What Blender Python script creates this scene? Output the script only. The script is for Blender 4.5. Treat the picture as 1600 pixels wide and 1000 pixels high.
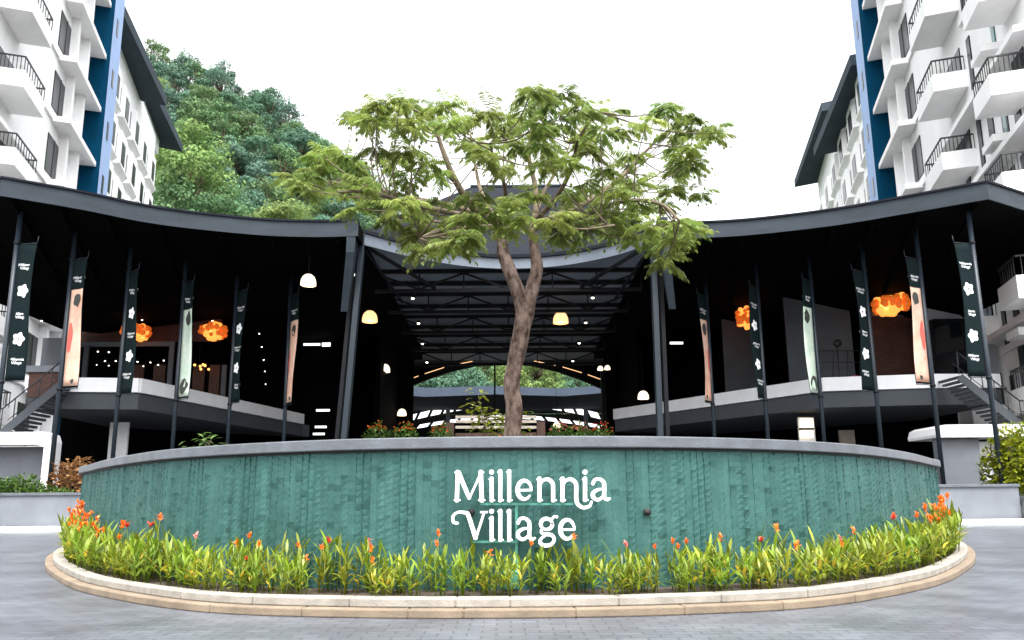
import bpy, bmesh, math, random
from mathutils import Vector, Matrix, noise as mnoise
random.seed(7)
R = math.radians
for o in list(bpy.data.objects): bpy.data.objects.remove(o)
S = bpy.context.scene
COL = S.collection
U = random.uniform

# ------------------------------------------------------------------ camera, sky, sun, exposure
PITCH, FPX, CX, CY, ROLL = R(9.76), 1100.0, 795.0, 591.0, R(0.45)
cd = bpy.data.cameras.new('camera'); cam = bpy.data.objects.new('camera', cd); COL.objects.link(cam)
cam.matrix_world = Matrix.Translation((0, 0, 1.0)) @ Matrix.Rotation(R(90) + PITCH, 4, 'X') @ Matrix.Rotation(-ROLL, 4, 'Z')
cd.sensor_width = 36; cd.lens = FPX / 1600 * 36
cd.shift_x = (800 - CX) / 1600; cd.shift_y = (CY - 500) / 1600
cd.clip_start = 0.05; cd.clip_end = 3000
S.camera = cam

SUN_EL, SUN_AZ = R(66), R(172)           # azimuth from +Y, clockwise: behind the camera, to its right
w = bpy.data.worlds.new('World'); S.world = w; w.use_nodes = True
nt = w.node_tree; nt.nodes.clear()
sky = nt.nodes.new('ShaderNodeTexSky'); sky.sky_type = 'NISHITA'; sky.sun_disc = False
sky.sun_elevation = SUN_EL; sky.sun_rotation = SUN_AZ; sky.dust_density = 6; sky.air_density = 1.2; sky.ozone_density = 1
hs = nt.nodes.new('ShaderNodeHueSaturation'); hs.inputs['Saturation'].default_value = 0.12   # overcast: the blue is veiled
hs.inputs['Value'].default_value = 1.75
bg = nt.nodes.new('ShaderNodeBackground'); bg.inputs['Strength'].default_value = 0.15
wo = nt.nodes.new('ShaderNodeOutputWorld')
nt.links.new(sky.outputs[0], hs.inputs['Color']); nt.links.new(hs.outputs[0], bg.inputs[0]); nt.links.new(bg.outputs[0], wo.inputs[0])
sd = bpy.data.lights.new('sun', 'SUN'); sun = bpy.data.objects.new('sun', sd); COL.objects.link(sun)
sd.energy = 0.9; sd.angle = R(24); sd.color = (1.0, 0.97, 0.92)
sv = Vector((math.sin(SUN_AZ) * math.cos(SUN_EL), math.cos(SUN_AZ) * math.cos(SUN_EL), math.sin(SUN_EL)))
sun.rotation_euler = sv.to_track_quat('Z', 'Y').to_euler()
S.view_settings.view_transform = 'Standard'; S.view_settings.look = 'None'
S.view_settings.exposure = 1.35; S.view_settings.gamma = 1; S.view_settings.use_curve_mapping = False

# ------------------------------------------------------------------ helpers
def unroll(u, v):
    du, dv = u - CX, v - CY
    return CX + du * math.cos(ROLL) - dv * math.sin(ROLL), CY + du * math.sin(ROLL) + dv * math.cos(ROLL)
def hz(v): return math.tan(PITCH + math.atan((CY - v) / FPX))
def A(u, v, Y):                            # the point of the place at distance Y that the photo shows at pixel (u, v)
    u, v = unroll(u, v); h = hz(v)
    return Vector(((u - CX) * (math.cos(PITCH) + h * math.sin(PITCH)) / FPX * Y, Y, 1 + h * Y))
def lerp(a, b, t): return a + (b - a) * t
def vlerp(a, b, t): return Vector(a).lerp(Vector(b), t)

class MB:
    def __init__(s): s.v = []; s.f = []; s.c = []; s.smooth = []
    def add(s, vs, fs, sm=False, col=None):
        n = len(s.v); s.v += [tuple(p) for p in vs]
        for f in fs:
            s.f.append([i + n for i in f]); s.smooth.append(sm); s.c.append(col)
    def box(s, c, d, rz=0, col=None):
        hx, hy, hh = d[0] / 2, d[1] / 2, d[2] / 2; ca, sa = math.cos(rz), math.sin(rz)
        vs = []
        for z in (-hh, hh):
            for x, y in ((-hx, -hy), (hx, -hy), (hx, hy), (-hx, hy)):
                vs.append((c[0] + x * ca - y * sa, c[1] + x * sa + y * ca, c[2] + z))
        s.add(vs, [(3, 2, 1, 0), (4, 5, 6, 7), (0, 1, 5, 4), (1, 2, 6, 5), (2, 3, 7, 6), (3, 0, 4, 7)], False, col)
    def hexa(s, b, t):                     # 4 bottom points, 4 top points
        s.add(list(b) + list(t), [(3, 2, 1, 0), (4, 5, 6, 7), (0, 1, 5, 4), (1, 2, 6, 5), (2, 3, 7, 6), (3, 0, 4, 7)])
    def prism(s, poly, z0, z1):            # z0/z1 number or list
        n = len(poly); a = z0 if isinstance(z0, list) else [z0] * n; b = z1 if isinstance(z1, list) else [z1] * n
        vs = [(p[0], p[1], a[i]) for i, p in enumerate(poly)] + [(p[0], p[1], b[i]) for i, p in enumerate(poly)]
        fs = [list(range(n))[::-1], [n + i for i in range(n)]] + [(i, (i + 1) % n, n + (i + 1) % n, n + i) for i in range(n)]
        s.add(vs, fs)
    def beam(s, p, q, wd, ht, up=(0, 0, 1)):
        p, q = Vector(p), Vector(q); d = (q - p).normalized(); up = Vector(up)
        if abs(d.dot(up)) > .98: up = Vector((0, 1, 0))
        x = d.cross(up).normalized() * wd / 2; y = x.cross(d).normalized() * ht / 2
        s.hexa([p - x - y, p + x - y, p + x + y, p - x + y], [q - x - y, q + x - y, q + x + y, q - x + y])
    def sweep(s, pts, rad, n=8, cap=True, jit=0):
        pts = [Vector(p) for p in pts]; m = len(pts); vs = []; ref = Vector((0.31, 0.95, 0.1))
        for i, p in enumerate(pts):
            t = (pts[min(i + 1, m - 1)] - pts[max(i - 1, 0)]).normalized()
            x = t.cross(ref)
            if x.length < .05: x = t.cross(Vector((1, 0, 0)))
            x.normalize(); y = t.cross(x)
            r = rad[i] if isinstance(rad, (list, tuple)) else rad
            for k in range(n):
                a = 2 * math.pi * k / n
                rr = r * (1 + jit * mnoise.noise(Vector((p.x * 3 + 2 * math.cos(a), p.y * 3 + 2 * math.sin(a), p.z * 2.2))))
                vs.append(p + x * math.cos(a) * rr + y * math.sin(a) * rr)
        fs = [(i * n + k, i * n + (k + 1) % n, (i + 1) * n + (k + 1) % n, (i + 1) * n + k) for i in range(m - 1) for k in range(n)]
        if cap: fs += [list(range(n))[::-1], [(m - 1) * n + k for k in range(n)]]
        s.add(vs, fs, True)
    def tube(s, p, q, r, n=8): s.sweep([p, q], r, n)
    def lathe(s, c, prof, n=16):           # prof: (r, z)
        vs = []; m = len(prof)
        for r, z in prof:
            for k in range(n):
                a = 2 * math.pi * k / n; vs.append((c[0] + r * math.cos(a), c[1] + r * math.sin(a), c[2] + z))
        s.add(vs, [(i * n + k, i * n + (k + 1) % n, (i + 1) * n + (k + 1) % n, (i + 1) * n + k) for i in range(m - 1) for k in range(n)], True)
    def ball(s, c, r, n=8, m=5, sq=1):
        s.lathe(c, [(max(1e-3, r * math.sin(math.pi * i / m)), -r * sq * math.cos(math.pi * i / m)) for i in range(m + 1)], n)
ORI = {}
def build(mb, name, mat, parent=None, recalc=True, bevel=0):
    if parent is None:
        xs = [p[0] for p in mb.v]; ys = [p[1] for p in mb.v]; zs = [p[2] for p in mb.v]
        o0 = Vector(((min(xs) + max(xs)) / 2, (min(ys) + max(ys)) / 2, min(zs)))
    else: o0 = ORI[parent]
    me = bpy.data.meshes.new(name)
    me.from_pydata([(p[0] - o0.x, p[1] - o0.y, p[2] - o0.z) for p in mb.v], [], mb.f)
    me.polygons.foreach_set('use_smooth', mb.smooth)
    if any(c is not None for c in mb.c):
        ca = me.color_attributes.new('tint', 'FLOAT_COLOR', 'CORNER'); i = 0
        for p, c in zip(me.polygons, mb.c):
            for _ in p.loop_indices:
                ca.data[i].color = (c, c, c, 1) if c is not None else (.5, .5, .5, 1); i += 1
    if recalc:
        b = bmesh.new(); b.from_mesh(me); bmesh.ops.recalc_face_normals(b, faces=b.faces); b.to_mesh(me); b.free()
    for m in (mat if isinstance(mat, (list, tuple)) else [mat]): me.materials.append(m)
    me.update()
    o = bpy.data.objects.new(name, me); COL.objects.link(o); ORI[o] = o0
    if parent is None: o.location = o0
    else: o.parent = parent
    if bevel:
        md = o.modifiers.new('bevel', 'BEVEL'); md.width = bevel; md.segments = 2; md.limit_method = 'ANGLE'; md.angle_limit = R(40)
    return o
def tag(o, label, cat, group=None, kind=None):
    o['label'] = label; o['category'] = cat
    if group: o['group'] = group
    if kind: o['kind'] = kind
    return o
def thing(name, label, cat, loc=(0, 0, 0), group=None):
    o = bpy.data.objects.new(name, None); COL.objects.link(o); o.location = loc; o.empty_display_size = .3
    ORI[o] = Vector(loc); return tag(o, label, cat, group)
def struct(o): o['kind'] = 'structure'; return o
def dup(o, loc=None, rz=None, sc=None, label=None, group=None, parent=None):
    kids = list(o.children)
    c = o.copy(); COL.objects.link(c); c.parent = parent
    if parent is None:
        if loc is not None: c.location = loc
        if rz is not None: c.rotation_euler = (0, 0, rz)
        if sc is not None: c.scale = sc
        if label: c['label'] = label
        if group: c['group'] = group
    for k in kids: dup(k, parent=c)
    return c

def mat(name, col, rough=.6, var=.12, scale=6, bump=0, bscale=30, metal=0, spec=.5, col2=None, trans=0, stretch=(1, 1, 1), tint=0, detail=5, emit=0, sharp=.18, orand=0):
    m = bpy.data.materials.new(name); m.use_nodes = True; n = m.node_tree; b = n.nodes['Principled BSDF']
    b.inputs['Roughness'].default_value = rough; b.inputs['Metallic'].default_value = metal
    b.inputs['Specular IOR Level'].default_value = spec
    tc = n.nodes.new('ShaderNodeTexCoord'); mp = n.nodes.new('ShaderNodeMapping'); mp.inputs['Scale'].default_value = stretch
    n.links.new(tc.outputs['Object'], mp.inputs['Vector'])
    nz = n.nodes.new('ShaderNodeTexNoise'); nz.inputs['Scale'].default_value = scale; nz.inputs['Detail'].default_value = detail; nz.inputs['Roughness'].default_value = .6
    n.links.new(mp.outputs[0], nz.inputs['Vector'])
    rp = n.nodes.new('ShaderNodeValToRGB'); c2 = col2 or tuple(min(1, x * (1 + var)) for x in col); c1 = col if col2 else tuple(x * (1 - var) for x in col)
    rp.color_ramp.elements[0].position = .5 - sharp; rp.color_ramp.elements[1].position = .5 + sharp
    rp.color_ramp.elements[0].color = (*c1, 1); rp.color_ramp.elements[1].color = (*c2, 1)
    n.links.new(nz.outputs['Fac'], rp.inputs[0]); out = rp.outputs[0]
    if tint:
        at = n.nodes.new('ShaderNodeVertexColor'); at.layer_name = 'tint'
        mr = n.nodes.new('ShaderNodeMapRange'); mr.inputs['To Min'].default_value = 1 - tint; mr.inputs['To Max'].default_value = 1 + tint
        n.links.new(at.outputs[0], mr.inputs[0])
        mx = n.nodes.new('ShaderNodeMix'); mx.data_type = 'RGBA'; mx.blend_type = 'MULTIPLY'; mx.inputs['Factor'].default_value = 1
        n.links.new(out, mx.inputs['A']); n.links.new(mr.outputs[0], mx.inputs['B']); out = mx.outputs['Result']
    if orand:
        oi = n.nodes.new('ShaderNodeObjectInfo'); hv = n.nodes.new('ShaderNodeHueSaturation'); r1 = n.nodes.new('ShaderNodeMapRange'); r2 = n.nodes.new('ShaderNodeMapRange')
        r1.inputs['To Min'].default_value = .5 - .09 * orand; r1.inputs['To Max'].default_value = .5 + .09 * orand
        ml = n.nodes.new('ShaderNodeMath'); ml.operation = 'MULTIPLY'; ml.inputs[1].default_value = 7.31; fr = n.nodes.new('ShaderNodeMath'); fr.operation = 'FRACT'
        r2.inputs['To Min'].default_value = 1 - .5 * orand; r2.inputs['To Max'].default_value = 1 + .35 * orand
        n.links.new(oi.outputs['Random'], r1.inputs[0]); n.links.new(oi.outputs['Random'], ml.inputs[0]); n.links.new(ml.outputs[0], fr.inputs[0]); n.links.new(fr.outputs[0], r2.inputs[0])
        n.links.new(r1.outputs[0], hv.inputs['Hue']); n.links.new(r2.outputs[0], hv.inputs['Value']); n.links.new(out, hv.inputs['Color']); out = hv.outputs[0]
    n.links.new(out, b.inputs['Base Color'])
    if emit: n.links.new(out, b.inputs['Emission Color']); b.inputs['Emission Strength'].default_value = emit
    if bump:
        n2 = n.nodes.new('ShaderNodeTexNoise'); n2.inputs['Scale'].default_value = bscale; n2.inputs['Detail'].default_value = 6
        n.links.new(mp.outputs[0], n2.inputs['Vector'])
        bp = n.nodes.new('ShaderNodeBump'); bp.inputs['Strength'].default_value = bump; bp.inputs['Distance'].default_value = .02
        n.links.new(n2.outputs['Fac'], bp.inputs['Height']); n.links.new(bp.outputs[0], b.inputs['Normal'])
    if trans:
        tr = n.nodes.new('ShaderNodeBsdfTranslucent'); n.links.new(out, tr.inputs[0])
        ms = n.nodes.new('ShaderNodeMixShader'); ms.inputs[0].default_value = trans
        n.links.new(b.outputs[0], ms.inputs[1]); n.links.new(tr.outputs[0], ms.inputs[2])
        n.links.new(ms.outputs[0], n.nodes['Material Output'].inputs[0])
    return m
def brickmat(name, c1, c2, mortar, scale, bw, bh, ms=.015, rough=.7, bump=.4, axes='XY', var=0, spec=.5):
    m = mat(name, c1, rough, spec=spec); n = m.node_tree; b = n.nodes['Principled BSDF']
    tc = n.nodes.new('ShaderNodeTexCoord'); src = tc.outputs['Object']
    if axes == 'XZ':
        sp = n.nodes.new('ShaderNodeSeparateXYZ'); cb = n.nodes.new('ShaderNodeCombineXYZ'); n.links.new(src, sp.inputs[0])
        n.links.new(sp.outputs[0], cb.inputs[0]); n.links.new(sp.outputs[2], cb.inputs[1]); src = cb.outputs[0]
    br = n.nodes.new('ShaderNodeTexBrick'); n.links.new(src, br.inputs['Vector'])
    br.inputs['Color1'].default_value = (*c1, 1); br.inputs['Color2'].default_value = (*c2, 1); br.inputs['Mortar'].default_value = (*mortar, 1)
    br.inputs['Scale'].default_value = scale; br.inputs['Brick Width'].default_value = bw; br.inputs['Row Height'].default_value = bh; br.inputs['Mortar Size'].default_value = ms
    nz = n.nodes.new('ShaderNodeTexNoise'); nz.inputs['Scale'].default_value = 1.1; nz.inputs['Detail'].default_value = 8; n.links.new(tc.outputs['Object'], nz.inputs['Vector'])
    mr = n.nodes.new('ShaderNodeMapRange'); mr.inputs['From Min'].default_value = .3; mr.inputs['From Max'].default_value = .7
    mr.inputs['To Min'].default_value = .68; mr.inputs['To Max'].default_value = 1.25; n.links.new(nz.outputs['Fac'], mr.inputs[0])
    mx = n.nodes.new('ShaderNodeMix'); mx.data_type = 'RGBA'; mx.blend_type = 'MULTIPLY'; mx.inputs['Factor'].default_value = 1
    n.links.new(br.outputs['Color'], mx.inputs['A']); n.links.new(mr.outputs[0], mx.inputs['B']); n.links.new(mx.outputs['Result'], b.inputs['Base Color'])
    bp = n.nodes.new('ShaderNodeBump'); bp.inputs['Strength'].default_value = bump; bp.inputs['Distance'].default_value = .01; bp.invert = True
    n.links.new(br.outputs['Fac'], bp.inputs['Height']); n.links.new(bp.outputs[0], b.inputs['Normal'])
    return m
def emis(name, col, st):
    m = bpy.data.materials.new(name); m.use_nodes = True; b = m.node_tree.nodes['Principled BSDF']
    b.inputs['Base Color'].default_value = (*col, 1); b.inputs['Emission Color'].default_value = (*col, 1); b.inputs['Emission Strength'].default_value = st
    return m

M = {}
M['paver'] = brickmat('paver', (.105, .115, .134), (.078, .086, .102), (.052, .057, .067), 1, .22, .11, .008, .36, .45)
M['earth'] = mat('earth', (.16, .15, .13), .9)
M['kerbwhite'] = mat('white_kerb_paint', (.78, .78, .76), .6, .06, 4)
M['curb_top'] = mat('cast_concrete', (.235, .215, .185), .75, .22, 5, .3, 60)
M['curb_low'] = mat('tan_concrete', (.165, .125, .086), .8, .25, 3, .3, 60)
M['coping'] = mat('grey_coping', (.085, .094, .108), .6, .22, 4, .25, 50)
M['tile'] = mat('teal_stone', (.019, .079, .070), .7, .25, 3.6, .4, 55, tint=.05, col2=(.036, .118, .105), stretch=(1, 1, .28), orand=0)
M['greenpaint'] = mat('teal_paint', (.05, .22, .17), .4)
M['hole_and_shade'] = mat('black_pipe_and_shade', (.006, .006, .006), .7)
M['soil'] = mat('soil', (.055, .04, .028), .95, .4, 14, .8, 30)
M['sign'] = mat('white_enamel', (.70, .71, .72), .3, .02)
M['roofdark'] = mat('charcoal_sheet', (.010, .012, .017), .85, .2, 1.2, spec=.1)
M['fascia'] = mat('slate_fascia', (.021, .029, .038), .6, .22, .8, spec=.2, stretch=(1, 1, 3))
M['fascialt'] = mat('pale_steel_fascia', (.095, .115, .145), .5, .15, 1)
M['fasciafar'] = mat('blue_grey_fascia', (.06, .08, .115), .6, .15, 1, spec=.2)
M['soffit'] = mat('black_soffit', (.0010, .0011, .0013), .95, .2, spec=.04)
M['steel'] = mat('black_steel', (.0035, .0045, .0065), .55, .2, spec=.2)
M['polesteel'] = mat('slate_pole_paint', (.010, .017, .025), .42, .15, spec=.35)
M['ceil'] = mat('grey_ceiling_sheet', (.17, .205, .245), .7, .12, 1, spec=.2)
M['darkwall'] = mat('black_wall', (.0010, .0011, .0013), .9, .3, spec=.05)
M['slabwhite'] = mat('white_render', (.80, .81, .83), .7, .05, 1.5)
M['slabgrey'] = mat('grey_render', (.05, .058, .068), .8, .1, 1.5)
M['wallgrey'] = mat('mid_grey_render', (.14, .152, .172), .8, .12, 1.2, .1)
M['slabgreyL'] = mat('pale_interior_render', (.30, .33, .36), .8, .1, 1)
M['panelgrey'] = mat('grey_panel', (.075, .088, .102), .8, .1, 1)
M['brick'] = brickmat('red_brick', (.085, .028, .017), (.05, .017, .011), (.025, .02, .018), 1, .32, .11, .012, .8, .5, 'XZ')
M['wood'] = mat('brown_timber', (.045, .017, .009), .7, .3, 5, stretch=(1, 1, .2))
M['palewood'] = mat('weathered_timber', (.36, .31, .26), .7, .2, 5)
M['glass'] = mat('dark_glass', (.006, .008, .010), .06, .1, spec=.6)
M['whitecol'] = mat('white_column_paint', (.7, .71, .72), .6, .05)
M['tower'] = mat('white_tower_paint', (.87, .868, .868), .8, .045, .9, stretch=(1, 1, .12))
M['towerblue'] = mat('pale_blue_paint', (.30, .42, .66), .8, .06, .6)
M['towerdark'] = mat('deep_blue_paint', (.0004, .036, .080), .9, .12, .5, spec=.06)
M['toweroof'] = mat('grey_eave_sheet', (.035, .050, .064), .8, .15, .4, spec=.2)
M['towerglass'] = mat('tower_window_glass', (.006, .010, .012), .3, .3, .5, spec=.25)
M['tealglass'] = mat('teal_window_glass', (.03, .13, .13), .15, .3, .5)
M['rail'] = mat('black_rail', (.02, .022, .026), .5)
M['bark'] = mat('mottled_bark', (.030, .017, .012), .95, .4, 7, 1.0, 30, stretch=(1, 1, .55), sharp=.13, col2=(.19, .140, .118), spec=.2)
M['twig'] = mat('twig_bark', (.12, .095, .065), .9, .3, 9, spec=.2)
M['leaf'] = mat('feathery_leaf', (.085, .145, .030), .5, .3, .9, trans=.5, tint=.5, col2=(.22, .26, .06), spec=.35)
M['canna'] = mat('canna_leaf', (.105, .17, .010), .42, .3, 4, trans=.35, tint=.4, col2=(.235, .275, .020), spec=.4, orand=.32)
M['dry'] = mat('yellowed_leaf', (.50, .36, .03), .5, .3, 6, trans=.35, tint=.25)
M['orange'] = mat('orange_petal', (.80, .17, .015), .5, .25, 10, trans=.3, tint=.2)
M['redpetal'] = mat('red_petal', (.72, .07, .035), .5, .25, 10, trans=.3, tint=.2)
M['pinkpetal'] = mat('pink_petal', (.72, .22, .20), .5, .25, 10, trans=.3, tint=.2)
M['shrub'] = mat('shrub_leaf', (.045, .10, .018), .5, .35, 3, trans=.3, tint=.35, col2=(.10, .18, .03))
M['copper'] = mat('copper_leaf', (.20, .10, .04), .5, .35, 3, trans=.3, tint=.35, col2=(.32, .17, .07))
for nm, a, b in (('hill_leaf_bright', (.11, .185, .055), (.21, .28, .09)), ('hill_leaf_mid', (.075, .155, .072), (.145, .225, .095)), ('hill_leaf_dark', (.048, .115, .074), (.095, .175, .10)), ('hill_leaf_hazed', (.078, .155, .118), (.135, .22, .16))):  # distance haze is painted into the bluish green, partly into the dark green
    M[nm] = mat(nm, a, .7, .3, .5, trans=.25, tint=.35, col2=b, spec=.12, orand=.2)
M['hill'] = mat('forest_floor', (.02, .045, .02), .95, .4, .2)
M['bannerdark'] = mat('dark_green_cloth', (.0025, .009, .0105), .9, .15, 2, trans=.1, spec=.15)
M['bannerpeach'] = mat('peach_cloth', (.72, .36, .25), .8, .15, 1.3, trans=.25, col2=(.80, .58, .46))
M['bannermint'] = mat('mint_cloth', (.42, .58, .46), .8, .15, 1.3, trans=.25, col2=(.70, .78, .68))
M['bannerink'] = mat('printed_dark_ink', (.03, .035, .03), .8)
M['bannerwhite'] = mat('printed_white_ink', (.80, .81, .82), .8, .03)
M['bannerred'] = mat('printed_red_ink', (.50, .09, .07), .8)
M['lamp'] = emis('lit_cream_shade', (1.0, .84, .62), .75)
M['lampwarm'] = emis('lit_amber_shade', (1.0, .58, .28), .6)
M['spot'] = emis('lit_spot', (1.0, .93, .80), 4)
M['whiteglow'] = emis('glowing_white', (.92, .96, 1.0), .8)  # tube lights, and skylight bars that glow in place of daylight
M['glow'] = emis('lit_orange_glass', (1.0, .33, .06), .60)
M['glowdim'] = emis('lit_deep_amber_glass', (1.0, .19, .018), .15)
M['glowcore'] = emis('lit_filament', (1.0, .42, .10), 1.2)
M['skylight'] = mat('opal_skylight_sheet', (.80, .86, .88), .5, .05, trans=.75)
M['clothes'] = mat('pink_fabric', (.5, .08, .2), .8)

def catmull(pts, seg=8, closed=False):
    P = [Vector(p) for p in pts]; n = len(P); out = []
    for i in range(n if closed else n - 1):
        p0 = P[(i - 1) % n] if closed or i > 0 else P[0] * 2 - P[1]
        p1 = P[i]; p2 = P[(i + 1) % n]
        p3 = P[(i + 2) % n] if closed or i + 2 < n else P[-1] * 2 - P[-2]
        for k in range(seg):
            t = k / seg
            out.append(.5 * ((2 * p1) + (p2 - p0) * t + (2 * p0 - 5 * p1 + 4 * p2 - p3) * t * t + (3 * p1 - p0 - 3 * p2 + p3) * t ** 3))
    if not closed: out.append(P[-1])
    return out
def resample(pts, step, closed=False):
    P = pts + ([pts[0]] if closed else []); L = [0]
    for a, b in zip(P, P[1:]): L.append(L[-1] + (b - a).length)
    n = max(2, round(L[-1] / step)); out = []; j = 0
    for i in range(n if closed else n + 1):
        d = L[-1] * i / n
        while j < len(L) - 2 and L[j + 1] < d: j += 1
        out.append(P[j].lerp(P[j + 1], (d - L[j]) / max(1e-9, L[j + 1] - L[j])))
    return out
def offset(pts, d):                        # closed loop, counter-clockwise: d > 0 grows outwards
    n = len(pts); out = []
    for i in range(n):
        t = (pts[(i + 1) % n] - pts[i - 1]).normalized(); out.append(pts[i] + Vector((t.y, -t.x)) * d)
    return out
def ring(mb, outer, inner, z0, z1):        # closed band between two loops
    n = len(outer)
    vs = [(p.x, p.y, z0) for p in outer] + [(p.x, p.y, z1) for p in outer] + [(p.x, p.y, z1) for p in inner] + [(p.x, p.y, z0) for p in inner]
    fs = []
    for i in range(n):
        j = (i + 1) % n
        for a, b in ((0, 1), (1, 2), (2, 3), (3, 0)): fs.append((a * n + i, a * n + j, b * n + j, b * n + i))
    mb.add(vs, fs)
def jointed(mb, outer, inner, z0, z1, per, shift=0):      # the same band cast in lengths with open joints
    n = len(outer); k = -shift
    while k < n - shift:
        idx = [(k + i) % n for i in range(min(per, n - shift - k) + 1)]; o_ = [outer[i].copy() for i in idx]; i_ = [inner[i].copy() for i in idx]
        for L in (o_, i_): L[-1] = L[-1].lerp(L[-2], .10)
        m = len(o_); vs = [(p.x, p.y, z0) for p in o_] + [(p.x, p.y, z1) for p in o_] + [(p.x, p.y, z1) for p in i_] + [(p.x, p.y, z0) for p in i_]
        fs = [(a * m + i, a * m + i + 1, b * m + i + 1, b * m + i) for i in range(m - 1) for a, b in ((0, 1), (1, 2), (2, 3), (3, 0))] + [(0, m, 2 * m, 3 * m), (m - 1, 2 * m - 1, 3 * m - 1, 4 * m - 1)]
        mb.add(vs, fs); k += per
def egg(half):                              # mirror the right half (front to back) into a counter-clockwise loop
    L = [(x, y) for x, y in half] + [(-x, y) for x, y in half[-2:0:-1]]
    return resample([Vector((p.x, p.y)) for p in catmull([Vector((a, b, 0)) for a, b in L], 10, True)], .08, True)

# ------------------------------------------------------------------ ground, kerb
g = MB(); g.add([(-600, -60, -.02), (600, -60, -.02), (600, 1200, -.02), (-600, 1200, -.02)], [(0, 1, 2, 3)])
struct(build(g, 'ground', M['earth']))
g = MB(); g.add([(-60, -20, 0), (60, -20, 0), (60, 60, 0), (-60, 60, 0)], [(0, 1, 2, 3)])
struct(build(g, 'road', M['paver']))
for sx, x0, y0 in ((-1, 11.5, 24.9), (1, 11.5, 24.6)):
    g = MB(); g.prism([(sx * x0, y0), (sx * 60, y0 - 0.4), (sx * 60, y0 - .15), (sx * x0, y0 + .3)][::sx], 0, .2)
    struct(build(g, 'kerb', M['kerbwhite'], bevel=.02))

# ------------------------------------------------------------------ planter with sign
WALL = egg([(0, 7.2), (1.9, 7.45), (3.8, 8.4), (5.45, 10.0), (6.9, 11.8), (7.95, 13.3), (8.9, 16.2), (8.7, 18.9), (6.6, 21.2), (3.2, 22.5), (0, 22.9)])
CURB = egg([(0, 6.24), (1.53, 6.36), (2.95, 6.78), (4.55, 7.98), (5.7, 9.22), (7.24, 11.28), (8.72, 13.8), (9.75, 16.6), (9.45, 19.4), (7.1, 22.0), (3.5, 23.4), (0, 23.8)])
HC = 1.63
pl = thing('planter', 'large oval planter clad in teal stone with grey coping in the middle of the plaza', 'planter', (0, 14.5, 0))
mb = MB(); cols = len(WALL); rows = 22; z0, z1 = .08, HC - .125
body = offset(WALL, -.06)
ring(mb, offset(WALL, -.012), offset(WALL, -.25), 0, z1 + .004)
rh = (z1 - z0) / rows
for i in range(cols):
    a, b = WALL[i], WALL[(i + 1) % cols]; t = (b - a).normalized(); nn = Vector((t.y, -t.x))
    colj = mnoise.noise(Vector((i * .35, 3, 1)))
    off = U(-.4, .4) * rh; lift = U(0, .012); wl_, wr_ = random.choice(((.002, .024), (.024, .002), (.012, .012), (.004, .006)))
    for r in range(-1, rows + 1):
        za, zb = z0 + r * rh + off, z0 + (r + 1) * rh + off - .0008
        za, zb = max(za, .02), min(zb, z1)
        if zb - za < .02: continue
        l, rr, tp = wl_ * U(.5, 1.2), wr_ * U(.5, 1.2), U(.001, .006)
        if random.random() < .05: tp += .010; l += .008
        d0 = lift * .4
        p = [a + t * .0004, b - t * .0004]
        vs = [(*(p[0] + nn * (d0 + l * .4)), za), (*(p[1] + nn * (d0 + rr * .4)), za), (*(p[1] + nn * (d0 + rr + tp)), zb), (*(p[0] + nn * (d0 + l + tp)), zb),
              (*(p[0] - nn * .02), za), (*(p[1] - nn * .02), za), (*(p[1] - nn * .02), zb), (*(p[0] - nn * .02), zb)]
        mb.add(vs, [(0, 1, 2, 3), (1, 5, 6, 2), (4, 0, 3, 7), (3, 2, 6, 7), (4, 5, 1, 0)], False, min(1, max(0, .5 + .35 * mnoise.noise(Vector((a.x * 1.6, r * .25, a.y * 1.6))) + .2 * colj + U(-.22, .22))))
wallo = build(mb, 'wall', M['tile'], pl)
mb = MB(); ring(mb, offset(WALL, .085), offset(WALL, -.30), HC - .118, HC)
build(mb, 'coping', M['coping'], pl, bevel=.012)
mb = MB(); ring(mb, offset(WALL, .035), offset(WALL, -.2), HC - .14, HC - .1185); build(mb, 'shadow_band', M['hole_and_shade'], pl)  # solid black band painting the shadow line under the coping
mb = MB(); mb.add([(p.x, p.y, 1.42) for p in offset(WALL, -.251)], [list(range(cols))]); build(mb, 'soil', M['soil'], pl)
for u, v in ((737, 800), (1012, 800)):     # two pipe outlets in the wall
    q = A(u, v, 7.25); mb = MB(); mb.sweep([(q.x, 7.07 + abs(q.x) * .13, q.z), (q.x, 7.35 + abs(q.x) * .13, q.z)], .036, 14); build(mb, 'pipe_outlet', M['hole_and_shade'], pl)

kb = thing('planter_kerb', 'low two-step concrete kerb ringing the oval planter bed', 'kerb', (0, 14.5, 0))
mb = MB(); ring(mb, offset(CURB, -.012), offset(CURB, -.15), 0, .068); jointed(mb, CURB, offset(CURB, -.155), 0, .075, 12, 5); build(mb, 'lower_step', M['curb_low'], kb, bevel=.012)
mb = MB(); ring(mb, offset(CURB, -.115), offset(CURB, -.25), .077, .148); jointed(mb, offset(CURB, -.10), offset(CURB, -.26), .076, .155, 12); build(mb, 'upper_step', M['curb_top'], kb, bevel=.012)
mb = MB(); lo = offset(CURB, -.25); n = len(lo)
li = resample(offset(WALL, -.1), 1, True); li = [li[int(i * len(li) / n)] for i in range(n)]
mb.add([(p.x, p.y, .12) for p in lo], [list(range(n))]); build(mb, 'bed_soil', M['soil'], kb)

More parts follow.
